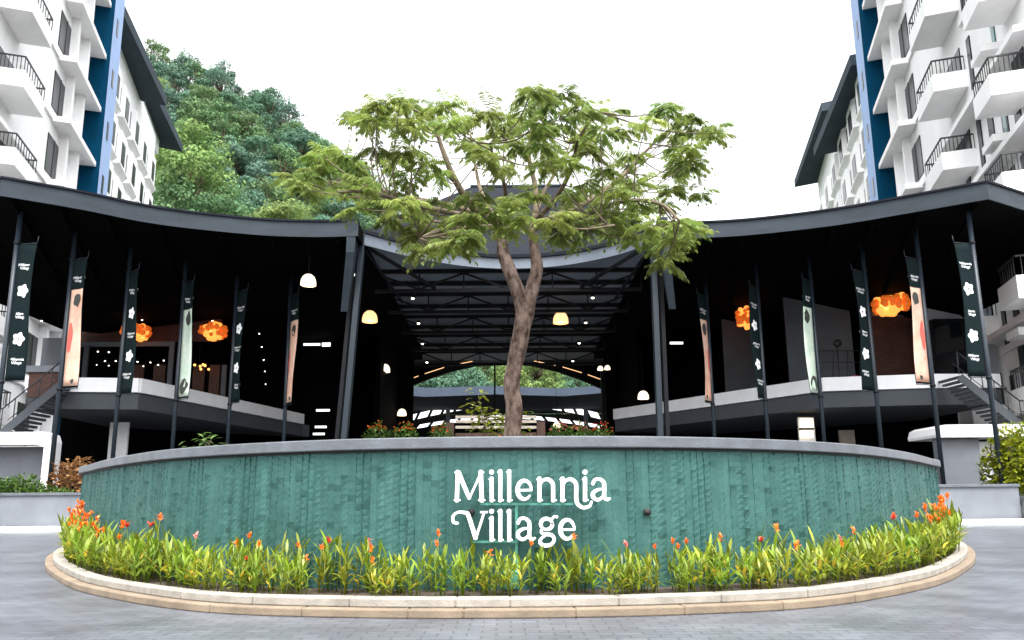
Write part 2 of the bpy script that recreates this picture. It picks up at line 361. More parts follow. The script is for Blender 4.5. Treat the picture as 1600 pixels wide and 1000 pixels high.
# lettering: strokes in a 1500 x 1000 drawing of the sign, 3.333 units to a photo pixel
SY = 7.02
def sg(x, y): return A(600 + x / 3.3333, 670 + y / 3.3333, SY)
def stroke(mb, pts, wd, k, smooth=True, caps=(1, 1)):
    P = [Vector((a, b, 0)) for a, b in pts]
    P = catmull(P, 8) if smooth and len(P) > 2 else P
    m = len(P); W = [q * .80 for q in (wd if isinstance(wd, (list, tuple)) else [wd, wd])]
    Ls = []; Rs = []
    for i, p in enumerate(P):
        t = (P[min(i + 1, m - 1)] - P[max(i - 1, 0)]).normalized(); nrm = Vector((-t.y, t.x, 0))
        f = i / (m - 1) * (len(W) - 1); j = min(int(f), len(W) - 2); ww = lerp(W[j], W[j + 1], f - j) / 2
        Ls.append(p + nrm * ww); Rs.append(p - nrm * ww)
    def cap(i, sgn):
        t = (P[1] - P[0]).normalized() if i == 0 else (P[-1] - P[-2]).normalized()
        c = P[i]; r = (Ls[i] - Rs[i]).length / 2; nrm = Vector((-t.y, t.x, 0)); s_ = -t if i == 0 else t
        return [c + nrm * (r * math.cos(a)) * sgn + s_ * (r * .7 * math.sin(a)) for a in (math.pi * q / 6 for q in range(1, 6))]
    quads = [[Ls[i], Ls[i + 1], Rs[i + 1], Rs[i]] for i in range(m - 1)]
    if caps[0]: quads.append([Ls[0]] + cap(0, 1) + [Rs[0]])
    if caps[1]: quads.append([Ls[-1]] + cap(-1, 1) + [Rs[-1]])
    dep = k * .0009
    # one outline, front and back
    out = Ls + (cap(-1, 1) if caps[1] else []) + Rs[::-1] + (cap(0, -1) if caps[0] else [])
    vs = []
    for q in out:
        w_ = sg(q.x, q.y); vs.append((w_.x, SY - .028 - dep, w_.z))
    for q in out:
        w_ = sg(q.x, q.y); vs.append((w_.x, SY + .028 - dep, w_.z))
    n = len(out); base = len(mb.v)
    mb.v += vs
    for i in range(n): mb.f.append([base + i, base + (i + 1) % n, base + n + (i + 1) % n, base + n + i]); mb.smooth.append(False); mb.c.append(None)
    # caps filled by triangulating the strip
    idx = {id(q): i for i, q in enumerate(out)}
    for q in quads:
        ii = [idx.get(id(p)) for p in q]
        if None in ii:                      # cap piece: find by position
            ii = [min(range(n), key=lambda z: (out[z] - p).length) for p in q]
        mb.f.append([base + i for i in ii]); mb.f.append([base + n + i for i in ii]); mb.smooth += [False, False]; mb.c += [None, None]
def oval(cx, cy, rx, ry, a0, a1, n=14): return [(cx + rx * math.cos(R(lerp(a0, a1, i / n))), cy - ry * math.sin(R(lerp(a0, a1, i / n)))) for i in range(n + 1)]
def stem(x, y0, y1, wd=25): return [([(x + (y1 - y0) * .0, y0), (x, y1)], wd), ([(x - 12, y0 + 8), (x, y0 + 2)], 12), ([(x, y1 - 4), (x + 15, y1 - 4)], 11)]
def gl_a(x, y1, y0): return [([(x + 10, y0 + 32), (x + 22, y0 + 10), (x + 45, y0 + 6), (x + 66, y0 + 22), (x + 70, y0 + 50), (x + 70, y1 - 22), (x + 84, y1 - 8), (x + 100, y1 - 14)], [22, 20, 20, 25, 25, 25, 22, 12]),
                             ([(x + 68, y0 + 58), (x + 40, y0 + 60), (x + 14, y0 + 76), (x + 12, y1 - 22), (x + 34, y1 - 6), (x + 62, y1 - 22), (x + 70, y1 - 44)], [12, 18, 24, 26, 20, 18, 14])]
def gl_e(cx, y1, y0): return [(oval(cx, (y0 + y1) / 2 + 2, 36, (y1 - y0) / 2 - 12, -4, 322, 22), [13, 20, 25, 27, 27, 23, 13]), ([(cx - 32, (y0 + y1) / 2 + 4), (cx + 36, (y0 + y1) / 2 + 3)], 15)]
def gl_n(x, y1, y0, tail=False):
    L = stem(x, y0, y1) + [([(x, y0 + 44), (x + 18, y0 + 14), (x + 46, y0 + 8), (x + 68, y0 + 28), (x + 71, y0 + 60)] + ([(x + 71, y1 - 16), (x + 78, y1 + 14), (x + 106, y1 + 34), (x + 140, y1 + 26), (x + 152, y1 + 2)] if tail else [(x + 71, y1)]), [13, 18, 24, 26, 25] + ([25, 25, 24, 22, 18, 12] if tail else [25]))]
    if not tail: L.append(([(x + 71, y1 - 4), (x + 87, y1 - 4)], 11))
    return L
def gl_i(x, y1, y0, dot): return stem(x, y0, y1) + [(oval(x, dot, 7, 7, 0, 330, 10), 14)]
B1, X1, C1 = 376, 256, 222
B2, X2, C2 = 582, 460, 428
glyphs = [
    [([(385, C1), (380, B1)], 26), ([(368, B1 - 5), (396, B1 - 5)], 12), ([(371, C1 + 5), (392, C1 + 4)], 12), ([(388, C1 + 4), (445, B1 - 14)], [28, 24]), ([(445, B1 - 14), (508, C1 + 4)], [13, 15]), ([(504, C1), (510, B1)], 28), ([(494, B1 - 5), (525, B1 - 5)], 12), ([(503, C1 + 5), (519, C1 + 5)], 12)],
    gl_i(561, B1, X1, 226), stem(606, 218, B1), stem(652, 218, B1), gl_e(731, B1, X1), gl_n(809, B1, X1), gl_n(929, B1, X1, True), gl_i(1046, B1 - 2, X1, 226), gl_a(1076, B1, X1),
    [([(385, 492), (362, 484), (362, 452), (388, 434), (424, 438), (440, 452), (478, B2 - 12)], [16, 20, 18, 16, 18, 24, 26, 28]), ([(478, B2 - 10), (522, C2 + 8)], [16, 15]), ([(504, C2 + 6), (538, C2 + 6)], 13)],
    gl_i(561, B2, X2, 430), stem(606, 424, B2), stem(652, 424, B2), gl_a(687, B2, X2),
    [(oval(846, 496, 30, 28, 0, 360, 20), [16, 22, 24, 24, 16, 22, 24]), ([(872, 476), (884, 458), (900, 458)], [14, 14, 20]), ([(826, 518), (818, 536), (836, 548), (870, 552), (886, 574), (872, 600), (838, 608), (812, 592), (820, 570), (840, 556)], [14, 18, 22, 24, 20, 20, 24, 22, 16, 12])],
    gl_e(954, B2, X2)]
sgn = thing('wall_sign', 'white raised lettering on a teal frame fixed to the front of the oval planter', 'sign', (0.15, SY, .3))
for gl in glyphs:
    mb = MB(); k = 0
    for s_ in gl:
        stroke(mb, s_[0], s_[1], k); k += 1
    build(mb, 'letter', M['sign'], sgn)
def sbar(x0, y0, x1, y1, t, dy):
    a, b = sg(x0, y0), sg(x1, y1); mb = MB(); mb.beam((a.x, SY + dy, a.z), (b.x, SY + dy, b.z), t, t * .7, (0, 1, 0)); return mb
build(sbar(500, 392, 990, 392, .022, .055), 'mounting_rail', M['greenpaint'], sgn)
build(sbar(462, 590, 700, 590, .022, .055), 'mounting_rail', M['greenpaint'], sgn)
build(sbar(690, 385, 690, 800, .026, .075), 'mounting_rail', M['greenpaint'], sgn)
q = sg(660, 790); mb = MB(); mb.box((q.x, SY + .05, q.z), (.16, .08, .17)); build(mb, 'junction_box', M['greenpaint'], sgn, bevel=.01)

# ------------------------------------------------------------------ leaves
def leaf(mb, base, dirv, L, wd, droop=.3, seg=3, col=.5, fold=.25, up=Vector((0, 0, 1))):
    d = dirv.normalized(); side = d.cross(up)
    if side.length < .05: side = Vector((1, 0, 0))
    side.normalize(); p = Vector(base); n0 = len(mb.v); prof = (.35, 1, .85, .05) if seg == 3 else ((.3, .05) if seg == 1 else (.3, .85, 1, .7, .04))
    nn = side.cross(d)
    for i in range(seg + 1):
        w_ = wd / 2 * prof[i]; mb.v.append(tuple(p - side * w_ + nn * w_ * fold)); mb.v.append(tuple(p + side * w_ + nn * w_ * fold))
        d = (d + Vector((0, 0, -droop / seg))).normalized(); p = p + d * (L / seg)
    for i in range(seg):
        a = n0 + 2 * i; mb.f.append([a, a + 1, a + 3, a + 2]); mb.smooth.append(True); mb.c.append(col)

# canna clumps: a few different ones, then copies round the bed
def canna(kind, seed):
    random.seed(seed)
    t = thing('canna_plant', '', 'plant'); f = MB(); fls = []; dr = []
    ns = random.randint(5, 7)
    for s_ in range(ns):
        a = U(0, 6.28); rr = U(.02, .15); bx, by = rr * math.cos(a), rr * math.sin(a)
        H = U(.30, .52); lean = Vector((math.cos(a) * U(.05, .25), math.sin(a) * U(.05, .25), 1)).normalized()
        top = Vector((bx, by, 0)) + lean * H
        f.sweep([(bx, by, 0), top], [.008, .005], 5)
        nl = random.randint(5, 7); a0 = U(0, 6.28)
        for k in range(nl):
            q = (k + .6) / nl; p = Vector((bx, by, 0)) + lean * H * (.15 + .85 * q); a0 += 2.5 + U(-.5, .5)
            el = lerp(.6, 1.3, q) + U(-.2, .2); d = Vector((math.cos(a0) * math.cos(el), math.sin(a0) * math.cos(el), math.sin(el)))
            tgt = f
            if random.random() < .07 and q < .6: tgt = MB(); dr.append(tgt)
            leaf(tgt, p, d, U(.17, .30), U(.030, .052), U(.3, 1.0), 4, U(.1, 1))
    if kind != 'leafy':
        nf = {'orange': 1, 'red': 1, 'bloom': 4}.get(kind, 1)
        for k in range(nf):
            a = U(0, 6.28); b = Vector((U(-.06, .06), U(-.06, .06), .1)); tp = b + Vector((U(-.05, .05), U(-.05, .05), U(.46, .62)))
            if kind == 'bloom': tp.z += U(-.05, .22)
            fl = MB(); fls.append(fl)
            f.sweep([b, tp], [.006, .004], 5)
            for j in range(9):
                aj = U(0, 6.28); ej = U(.3, 1.4); z_ = tp - Vector((0, 0, U(0, .06)))
                leaf(fl, z_, Vector((math.cos(aj) * math.cos(ej), math.sin(aj) * math.cos(ej), math.sin(ej))), U(.055, .09), U(.028, .042), .3, 3, U(.2, 1))
    build(f, 'foliage', M['canna'], t, recalc=False)
    for d_ in dr: build(d_, 'dry_leaf', M['dry'], t, recalc=False)
    for fl in fls: build(fl, 'flower', M['redpetal' if kind == 'red' else ('pinkpetal' if kind == 'pink' else 'orange')], t, recalc=False)
    return t
CL = {'leafy': 'yellow-green canna clump without a flower in the kerbed bed round the planter',
      'orange': 'canna clump with one small orange flower in the bed along the teal planter wall',
      'red': 'canna clump with one red flower in the bed along the teal planter wall',
      'pink': 'canna clump with one pale pink flower in the bed along the teal planter wall',
      'bloom': 'tall canna clump with several orange blooms at the far ends of the planter bed'}
CG = {k: 'canna clumps in the bed, ' + k for k in CL}
protos = {k: [canna(k, 10 * j + ord(k[0])) for j in range(3 if k == 'leafy' else 2)] for k in CL}
random.seed(21)
mid = [(a + b) / 2 for a, b in zip(offset(CURB, -.25), offset(CURB, -.25))]
used = set()
for row, (inset, step) in enumerate(((.36, .22), (.60, .27), (.82, .36))):
    L = resample(offset(CURB, -inset), step, True)
    for p in L:
        if p.y > (14.2 if row < 2 else 10.0): continue
        if min((p - q).length for q in WALL) < (.14 if row else .12): continue
        # stay outside the wall
        far = p.y > 9.4
        if row == 0: k = random.choices(['leafy', 'orange', 'red', 'pink'], [12, 1, .5, .5])[0]
        else: k = random.choices(['leafy', 'orange', 'red', 'pink'], [7, 4.2, 1.0, 1.2])[0]
        if far and random.random() < .55: k = 'bloom'
        pr = random.choice(protos[k]); sc = U(.84, 1.1) * lerp(.70, 1.16, min(1, max(0, (p.y - 6.6) / 4.4))) * (.92 if row == 0 else 1)
        if random.random() < .05: continue
        lab = CL[k]
        loc = (p.x + U(-.06, .06), p.y + U(-.05, .05), .12); rz = U(0, 6.28); scv = (sc, sc, sc * U(.88, 1.14))
        if pr not in used:
            used.add(pr); o = pr; o.location = loc; o.rotation_euler = (0, 0, rz); o.scale = scv; o['label'] = lab; o['group'] = CG[k]
        else: dup(pr, loc, rz, scv, lab, CG[k])
for k in protos:
    for pr in protos[k]:
        if pr not in used:
            p = offset(CURB, -.5)[random.randint(0, 20)]; pr.location = (p.x, p.y, .12); pr['label'] = CL[k]; pr['group'] = CG[k]

# ------------------------------------------------------------------ the tree in the planter
random.seed(5)
TY = 13.2
tree = thing('flame_tree', 'tall spreading tree with forked trunk and feathery leaves growing from the oval planter', 'tree', (A(800, 690, TY).x, TY, 1.42))
def T(u, v, d=0): return A(u, v, TY + d)
def pxr(wpx): return wpx / 1100 * TY / 2
mb = MB()
tr = catmull([T(799, 712), T(800, 685), T(803, 640), T(799, 600), T(807, 560), T(815, 520), T(820, 485), T(820, 458)], 6)
mb.sweep(tr, [pxr(lerp(34, 26, min(1, i / 8)) if i < 30 else lerp(26, 37, (i - 30) / 12)) for i in range(len(tr))], 18, True, .16)
ls = catmull([T(818, 486), T(807, 448), T(795, 420), T(786, 395), T(785, 375), T(773, 348)], 6)
mb.sweep(ls, [pxr(lerp(25, 17, i / 30)) for i in range(len(ls))], 14, True, .16)
rs = catmull([T(822, 484), T(833, 446), T(839, 420), T(836, 395), T(833, 365), T(838, 335)], 6)
mb.sweep(rs, [pxr(lerp(23, 14, i / 30)) for i in range(len(rs))], 14, True, .16)
build(mb, 'trunk', M['bark'], tree)
limbs = []
mb = MB()
def limb(pts, r0, r1):
    c = catmull([T(*p) for p in pts], 6); mb.sweep(c, [pxr(lerp(r0, r1, i / (len(c) - 1))) for i in range(len(c))], 7)
    limbs.extend(c[len(c) // 4:])
limb([(776, 352, 0), (735, 318, -.3), (708, 275, -.6), (690, 230, -.7), (675, 190, -.8), (640, 168, -1)], 15, 3)
limb([(774, 350, 0), (720, 325, .4), (650, 310, 1), (560, 290, 1.6), (490, 282, 2)], 12, 3)
limb([(774, 352, 0), (715, 335, -.8), (640, 318, -1.8), (580, 300, -2.6), (530, 300, -3.2)], 11, 3)
limb([(776, 354, 0), (740, 355, -.8), (690, 358, -1.8), (655, 372, -2.8)], 9, 2)
limb([(778, 350, 0), (752, 300, 1), (742, 255, 2), (735, 205, 3)], 10, 3)
limb([(782, 350, 0), (790, 300, -.9), (775, 255, -2), (765, 225, -3)], 9, 2)
limb([(838, 336, 0), (836, 290, .2), (826, 240, .1), (834, 190, .2), (848, 150, .2)], 11, 3)
limb([(836, 345, 0), (868, 310, -.6), (892, 265, -1.3), (905, 215, -1.8), (935, 175, -2.2)], 10, 3)
limb([(836, 350, 0), (900, 325, .5), (962, 285, 1), (1005, 240, 1.4), (1052, 200, 1.6), (1100, 192, 1.8)], 11, 3)
limb([(836, 352, 0), (900, 340, -.9), (970, 315, -2), (1030, 318, -2.6), (1062, 345, -3)], 10, 3)
limb([(836, 352, 0), (880, 330, 1.3), (930, 300, 2.6), (985, 275, 3.6)], 9, 3)
limb([(834, 345, 0), (850, 300, 1.5), (880, 250, 3), (900, 200, 3.8)], 9, 3)
limb([(836, 356, 0), (880, 352, -1.2), (925, 350, -2.4), (960, 352, -3.2)], 8, 2)
limb([(776, 356, 0), (720, 350, 1.2), (660, 345, 2.4), (600, 345, 3.2)], 8, 2)
pads = [(562, 178), (590, 168), (625, 160), (655, 178), (690, 165), (720, 192), (735, 160), (620, 195), (700, 200), (575, 195), (660, 200),
        (828, 142), (858, 152), (882, 142), (812, 175), (850, 185), (905, 165), (880, 190), (790, 195), (770, 180),
        (930, 165), (962, 178), (1002, 172), (1040, 168), (1070, 180), (1098, 196), (1118, 206), (1020, 198), (980, 205), (1055, 212), (930, 205),
        (780, 218), (815, 226), (855, 232), (800, 246), (880, 250), (762, 244), (905, 215), (840, 210), (920, 240), (850, 262), (790, 265), (745, 225),
        (480, 288), (515, 268), (548, 248), (530, 298), (575, 285), (615, 255), (655, 245), (605, 298), (640, 280), (500, 245), (560, 262), (590, 240), (690, 270), (462, 285), (630, 232), (480, 268),
        (560, 318), (615, 335), (655, 352), (650, 385), (690, 368), (722, 345), (680, 395), (600, 322), (640, 318), (700, 320), (735, 372), (570, 300), (660, 330), (712, 385), (640, 362),
        (1000, 318), (1040, 298), (1058, 345), (1030, 368), (1045, 398), (980, 338), (942, 330), (1068, 278), (1085, 305), (1000, 288), (960, 300), (1080, 358), (920, 352), (1030, 330), (960, 358), (905, 372), (1060, 262), (1085, 262), (1020, 352), (1052, 380), (990, 365), (1060, 240), (1075, 225),
        (760, 332), (800, 318), (855, 338), (890, 346), (870, 368), (830, 300), (740, 300), (780, 360), (890, 300), (925, 280), (700, 350), (810, 345), (950, 262), (975, 250)]
cr = MB()
def frond(base, d, L, col):
    d = d.normalized(); side = d.cross(Vector((0, 0, 1)))
    if side.length < .1: side = Vector((1, 0, 0))
    side.normalize(); p = Vector(base); n = 11
    for i in range(n):
        d = (d + Vector((0, 0, -.095))).normalized(); p = p + d * L / n
        if i < 1: continue
        ll = L * .36 * math.sin(math.pi * (.22 + .7 * i / n))
        for s_ in (-1, 1):
            leaf(cr, p, side * s_ + d * .55 + Vector((0, 0, U(-.3, .05))), ll, .042 * L / .5, .7, 1 if i > 7 else 3, min(1, max(0, col + U(-.25, .25))), .1)
    leaf(cr, p, d, L * .2, .05, .3, 3, col)
import itertools
for (u, v) in pads:
    edge = math.sqrt(max(0, 1 - ((u - 795) / 345) ** 2))
    for rep in range(2):
        if random.random() < (.04 if rep == 0 else .22): continue
        d = U(.15, 1.0) * 3.9 * edge * (-1 if rep == 0 else 1)
        c = T(u + U(-10, 10), v + U(-8, 8), d)
        # nearest limb point that lies lower or nearer to the middle
        b = min(limbs, key=lambda q: (q - c).length + (1.5 if q.z > c.z + .1 else 0))
        m_ = (b + c) / 2 + Vector((U(-.1, .1), U(-.1, .1), -.10))
        if (b - c).length > .15: mb.sweep(catmull([b, m_, c], 4), [lerp(.016, .007, i / 8) for i in range(9)], 5)
        colp = min(1, max(0, .5 + U(-.35, .4)))
        a0 = U(0, 6.28); nf = random.randint(11, 14)
        for k in range(nf):
            a = a0 + k * 6.283 / nf + U(-.3, .3); el = U(-.25, .75)
            frond(c + Vector((U(-.08, .08), U(-.08, .08), U(-.06, .06))), Vector((math.cos(a) * math.cos(el), math.sin(a) * math.cos(el), math.sin(el))), U(.28, .47), colp)
build(mb, 'limbs', M['twig'], tree)
build(cr, 'crown', M['leaf'], tree, recalc=False)

# flowering shrubs inside the planter, showing over the coping
random.seed(11)
def shrubmesh(f, fl, r, h, n, nfl, lw=.05, ll=.1):
    for i in range(n):
        a = U(0, 6.28); q = math.sqrt(random.random()) * r; z = h * U(.15, 1) * (1 - .5 * (q / r) ** 2)
        e = U(-.2, 1.2); leaf(f, (q * math.cos(a), q * math.sin(a), z), Vector((math.cos(a + U(-1, 1)) * math.cos(e), math.sin(a + U(-1, 1)) * math.cos(e), math.sin(e))), U(.7, 1.3) * ll, U(.7, 1.3) * lw, .5, 3, U(0, 1))
    for i in range(nfl):
        a = U(0, 6.28); q = math.sqrt(random.random()) * r * .9; z = h * U(.75, 1.12) * (1 - .4 * (q / r) ** 2); c = Vector((q * math.cos(a), q * math.sin(a), z))
        for j in range(8):
            aj = U(0, 6.28); ej = U(0, 1.3); leaf(fl, c, Vector((math.cos(aj) * math.cos(ej), math.sin(aj) * math.cos(ej), math.sin(ej))), .07, .04, .3, 3, U(0, 1))
SH = [(640, 12.0, 'orange', 'low shrub with orange blossoms at the left end of the row inside the oval planter'), (688, 11.0, 'red', 'dark shrub with red blossoms inside the planter, second from the left end of the row'),
      (735, 12.5, 'orange', 'orange flowering shrub inside the planter just left of the tree trunk'), (775, 10.6, 'orange', 'low orange flowering shrub against the foot of the tree trunk'),
      (832, 12.2, 'red', 'red flowering shrub inside the planter just right of the tree trunk'), (870, 11.2, 'orange', 'low orange blossom shrub second to the right of the tree trunk'),
      (905, 12.4, 'pink', 'pale pink flowering shrub inside the planter right of the tree'), (945, 11.4, 'orange', 'orange flowering shrub at the right end of the row inside the planter')]
for u, Y, c, lab in SH:
    p = A(u, 700, Y); t = thing('flowering_shrub', lab, 'shrub', (p.x, Y, 1.42), 'flowering shrubs inside the planter')
    f, fl = MB(), MB(); shrubmesh(f, fl, .42, U(.42, .56), 170, 30)
    for g_ in (f, fl): g_.v = [(a + p.x, b + Y, z + 1.42) for a, b, z in g_.v]
    build(f, 'foliage', M['shrub'], t, recalc=False); build(fl, 'blossom', M['orange' if c == 'orange' else ('redpetal' if c == 'red' else 'pinkpetal')], t, recalc=False)
def sprig(u, v, Y, zb, hgt, lab, m='shrub', ll=.22):
    p = A(u, v, Y); t = thing('young_tree', lab, 'plant', (p.x, Y, zb)); st, f = MB(), MB()
    top = zb + hgt
    for k in range(4):
        e = Vector((p.x + U(-.3, .3), Y + U(-.3, .3), top + U(-.4, .1))); st.sweep(catmull([Vector((p.x, Y, zb)), Vector((p.x + U(-.05, .05), Y, lerp(zb, top, .5))), e], 4), [lerp(.02, .006, i / 8) for i in range(9)], 5)
        for j in range(26):
            q = e + Vector((U(-.28, .28), U(-.28, .28), U(-.45, .15))); a = U(0, 6.28); leaf(f, q, Vector((math.cos(a), math.sin(a), U(-.2, .7))), ll * U(.7, 1.2), ll * .42, .7, 3, U(0, 1))
    build(st, 'stem', M['twig'], t); build(f, 'foliage', M[m], t, recalc=False)
sprig(314, 690, 15.5, 1.42, .98, 'small leafy sapling standing alone inside the left part of the planter')

# ------------------------------------------------------------------ shop pavilions
FR = {-1: [(-19.6, 24.3), (-18.3, 24.0), (-16.26, 25.2), (-14.0, 26.75), (-10.56, 27.95), (-8.2, 28.25), (-6.3, 28.2)],
      1: [(20.6, 26.25), (18.05, 24.96), (15.45, 26.4), (13.37, 27.45), (10.6, 28.35), (8.44, 28.7), (6.5, 28.65)]}
SLAB = {-1: [(-21.5, 31.0), (-19.82, 30.95), (-16.65, 31.3), (-13.27, 45.0)], 1: [(22.5, 31.9), (19.2, 31.8), (14.68, 32.6), (6.6, 43.8)]}
POLE = {-1: [(13, 500, 25.0), (104, 500, 26.8), (195, 500, 28.4), (284, 500, 29.95), (367, 500, 31.3), (452, 500, 32.1)],
        1: [(1106, 500, 32.6), (1187, 500, 31.4), (1272, 500, 30.4), (1358, 500, 29.1), (1446, 500, 27.5), (1534, 500, 25.75)]}
ZR = 12.6
def pavilion(s):
    side = 'left' if s < 0 else 'right'
    t = thing('shop_pavilion', ('dark two-storey shop pavilion with white balcony band, left of the entrance hall' if s < 0 else 'dark two-storey shop pavilion with grey back walls, right of the entrance hall'), 'building', (s * 15, 33, 0), 'shop pavilions')
    fr = [Vector((x, y, 0)) for x, y in FR[s]]
    cv = [fr[0]] + catmull(fr[1:], 8)
    back = [(s * 23.0 if s > 0 else -23.2, 30.0), (s * 23.5, 36), (s * 14, 50), (s * 6.6, 53)]
    poly = [(p.x, p.y) for p in cv][::-1] + back
    front_n = len(cv)
    zt = [ZR + .0] * front_n + [ZR - .2, ZR - .2, ZR - .1, ZR]
    inner = [Vector(p) for p in poly]
    zb = [ZR - .62] * front_n + [ZR - 2.6, ZR - 2.6, ZR - 1.4, ZR - 1.0]
    if s > 0: poly, zt, zb = poly[::-1], zt[::-1], zb[::-1]
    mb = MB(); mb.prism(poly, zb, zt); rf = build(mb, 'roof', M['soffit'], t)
    # fascia: a band wrapped round the front edge, drip edge and top flashing proud of it
    fa = MB(); fl = MB(); pts = [Vector((p.x, p.y)) for p in cv]
    m = len(pts)
    nrm = []
    for i in range(m):
        a = pts[max(i - 1, 0)] if i != 1 else pts[0]; b = pts[min(i + 1, m - 1)]
        tg = (b - a).normalized(); n_ = Vector((tg.y, -tg.x)) * (1 if s < 0 else -1); nrm.append(n_)
    nrm[0] = ((pts[1] - pts[0]).normalized()); nrm[0] = Vector((nrm[0].y, -nrm[0].x)) * (1 if s < 0 else -1)
    def band(mbx, d0, d1, z0, z1):
        for i in range(m - 1):
            a0, a1 = pts[i] + nrm[i] * d0, pts[i] + nrm[i] * d1; b0, b1 = pts[i + 1] + nrm[i + 1] * d0, pts[i + 1] + nrm[i + 1] * d1
            mbx.hexa([(*a0, z0), (*b0, z0), (*b1, z0), (*a1, z0)], [(*a0, z1), (*b0, z1), (*b1, z1), (*a1, z1)])
    band(fa, .003, .05, ZR - .64, ZR + .02); build(fa, 'fascia', M['fascia'], rf)
    band(fl, -.25, .11, ZR + .022, ZR + .10); build(fl, 'flashing', M['roofdark'], rf)
    # ribs below the soffit
    for k in range(2, front_n - 2, 5):
        a = pts[k]; c = Vector((a.x * 1.12 + s * .3, a.y + 7)); rb = MB(); rb.beam((a.x + nrm[k].x * -.2, a.y - nrm[k].y * .2, ZR - .74), (c.x, c.y, ZR - 2.2 if False else ZR - 1.75), .14, .24); build(rb, 'rafter', M['soffit'], rf)
    # upper floor slab: white parapet band over a grey beam
    sl = [Vector(p) for p in SLAB[s]]
    bk = [(s * 22.5, 44), (s * 12, 47)]
    p1 = [(p.x, p.y) for p in sl] + [bk[1], bk[0]]
    if s > 0: p1 = p1[::-1]
    mb = MB(); mb.prism(p1, 5.1, 5.84); fs_ = build(mb, 'floor_slab', M['slabgrey'], t)
    pm = MB()
    for a, b in zip(sl, sl[1:]):
        d = (b - a).normalized(); n_ = Vector((d.y, -d.x)) * (1 if s < 0 else -1)
        pm.hexa([(*(a + n_ * .12), 5.86), (*(b + n_ * .12), 5.86), (*(b - n_ * .1), 5.86), (*(a - n_ * .1), 5.86)], [(*(a + n_ * .12), 6.5), (*(b + n_ * .12), 6.5), (*(b - n_ * .1), 6.5), (*(a - n_ * .1), 6.5)])
    build(pm, 'parapet', M['slabwhite'], fs_)
    # back walls
    mb = MB()
    for (x0, y0, x1, y1) in ((s * 24, 37.5, s * 13.5, 46.3), (s * 13.5, 46.3, s * 7.2, 52)):
        mb.beam((x0, y0, 6.2), (x1, y1, 6.2), .3, 12.4)
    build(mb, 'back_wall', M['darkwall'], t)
    return t
PAV = {s: pavilion(s) for s in (-1, 1)}
def panel(u0, v0, u1, v1, Y, name, m, parent, th=.12, dy=0):
    a, b = A(u0, v0, Y), A(u1, v1, Y); a2 = A(u0, v1, Y); b2 = A(u1, v0, Y)
    x0, x1 = (a.x + a2.x) / 2, (b.x + b2.x) / 2; z1, z0 = (a.z + b2.z) / 2, (b.z + a2.z) / 2
    mb = MB(); mb.box(((x0 + x1) / 2, Y + th / 2, (z0 + z1) / 2), (abs(x1 - x0), th, abs(z1 - z0))); return build(mb, name, M[m], parent)
pr_ = PAV[1]
panel(1228, 425, 1330, 604, 37.2, 'grey_wall', 'panelgrey', pr_)
panel(1130, 470, 1180, 612, 41.5, 'grey_wall', 'panelgrey', pr_)
panel(1362, 494, 1437, 604, 36.6, 'brick_wall', 'brick', pr_)
panel(1362, 486, 1437, 494, 36.5, 'lintel', 'wallgrey', pr_)
panel(1440, 430, 1552, 604, 35.2, 'grey_wall', 'slabgreyL', pr_)
d = panel(1462, 503, 1512, 606, 35.05, 'door', 'glass', pr_)
for u0, u1 in ((1459, 1463), (1511, 1515)): panel(u0, 500, u1, 606, 35.0, 'door_frame', 'steel', d)
panel(1459, 498, 1515, 503, 35.0, 'door_frame', 'steel', d)
panel(1249, 652, 1274, 712, 34.5, 'lit_column', 'whitecol', pr_)
panel(1440, 600, 1475, 612, 31.9, 'step', 'slabwhite', pr_)
panel(1312, 672, 1336, 700, 36.5, 'cardboard_box', 'palewood', pr_)
rt = thing('terrace_railing', 'thin black railing on the upper floor of the right pavilion', 'railing', A(1300, 590, 36.5)); mb = MB()
for v in (548, 566): mb.tube(A(1278, v, 36.5), A(1345, v, 36.5), .025, 6)
for u in (1280, 1302, 1324, 1344): mb.tube(A(u, 548, 36.5), A(u, 604, 36.5), .022, 6)
build(mb, 'rail', M['rail'], rt)
sn = thing('standing_fan', 'round black standing fan on the upper floor of the right pavilion', 'fan', A(1309, 604, 36.0)); c = A(1309, 536, 36.0)
mb = MB(); mb.sweep([(c.x, 35.95, c.z), (c.x, 36.1, c.z)], .20, 16); build(mb, 'fan_head', M['rail'], sn)
mb = MB(); mb.tube((c.x, 36.12, c.z), (c.x, 36.12, 5.85), .03, 6); build(mb, 'stand', M['rail'], sn)
c = A(1340, 590, 33.6); mb = MB(); mb.ball((c.x, 33.9, c.z - .05), .34, 12, 7, .6); tag(build(mb, 'cushion', M['clothes']), 'small pink cushion behind the white parapet of the right pavilion', 'cushion')
pl_ = PAV[-1]
panel(64, 528, 100, 590, 34.8, 'partition', 'wallgrey', pl_)
panel(44, 581, 96, 621, 30.5, 'brick_wall', 'brick', pl_)
panel(40, 571, 100, 581, 30.4, 'wall_cap', 'wallgrey', pl_)
panel(126, 534, 272, 541, 36.8, 'lintel', 'panelgrey', pl_)
for u0 in (262, 128): panel(u0, 541, u0 + 7, 612, 36.8, 'window_post', 'panelgrey', pl_)
panel(100, 500, 345, 534, 37.6, 'brick_wall', 'brick', pl_)
for u0, u1, m in ((300, 318, 'wood'), (326, 342, 'wood'), (205, 222, 'brick'), (238, 256, 'wood'), (345, 352, 'panelgrey')): panel(u0, 570, u1, 634, 38.6, 'counter_panel', m, pl_)
panel(169, 660, 198, 735, 33.8, 'column', 'whitecol', pl_)
panel(470, 420, 530, 720, 45.5, 'service_wall', 'darkwall', pl_, .3)
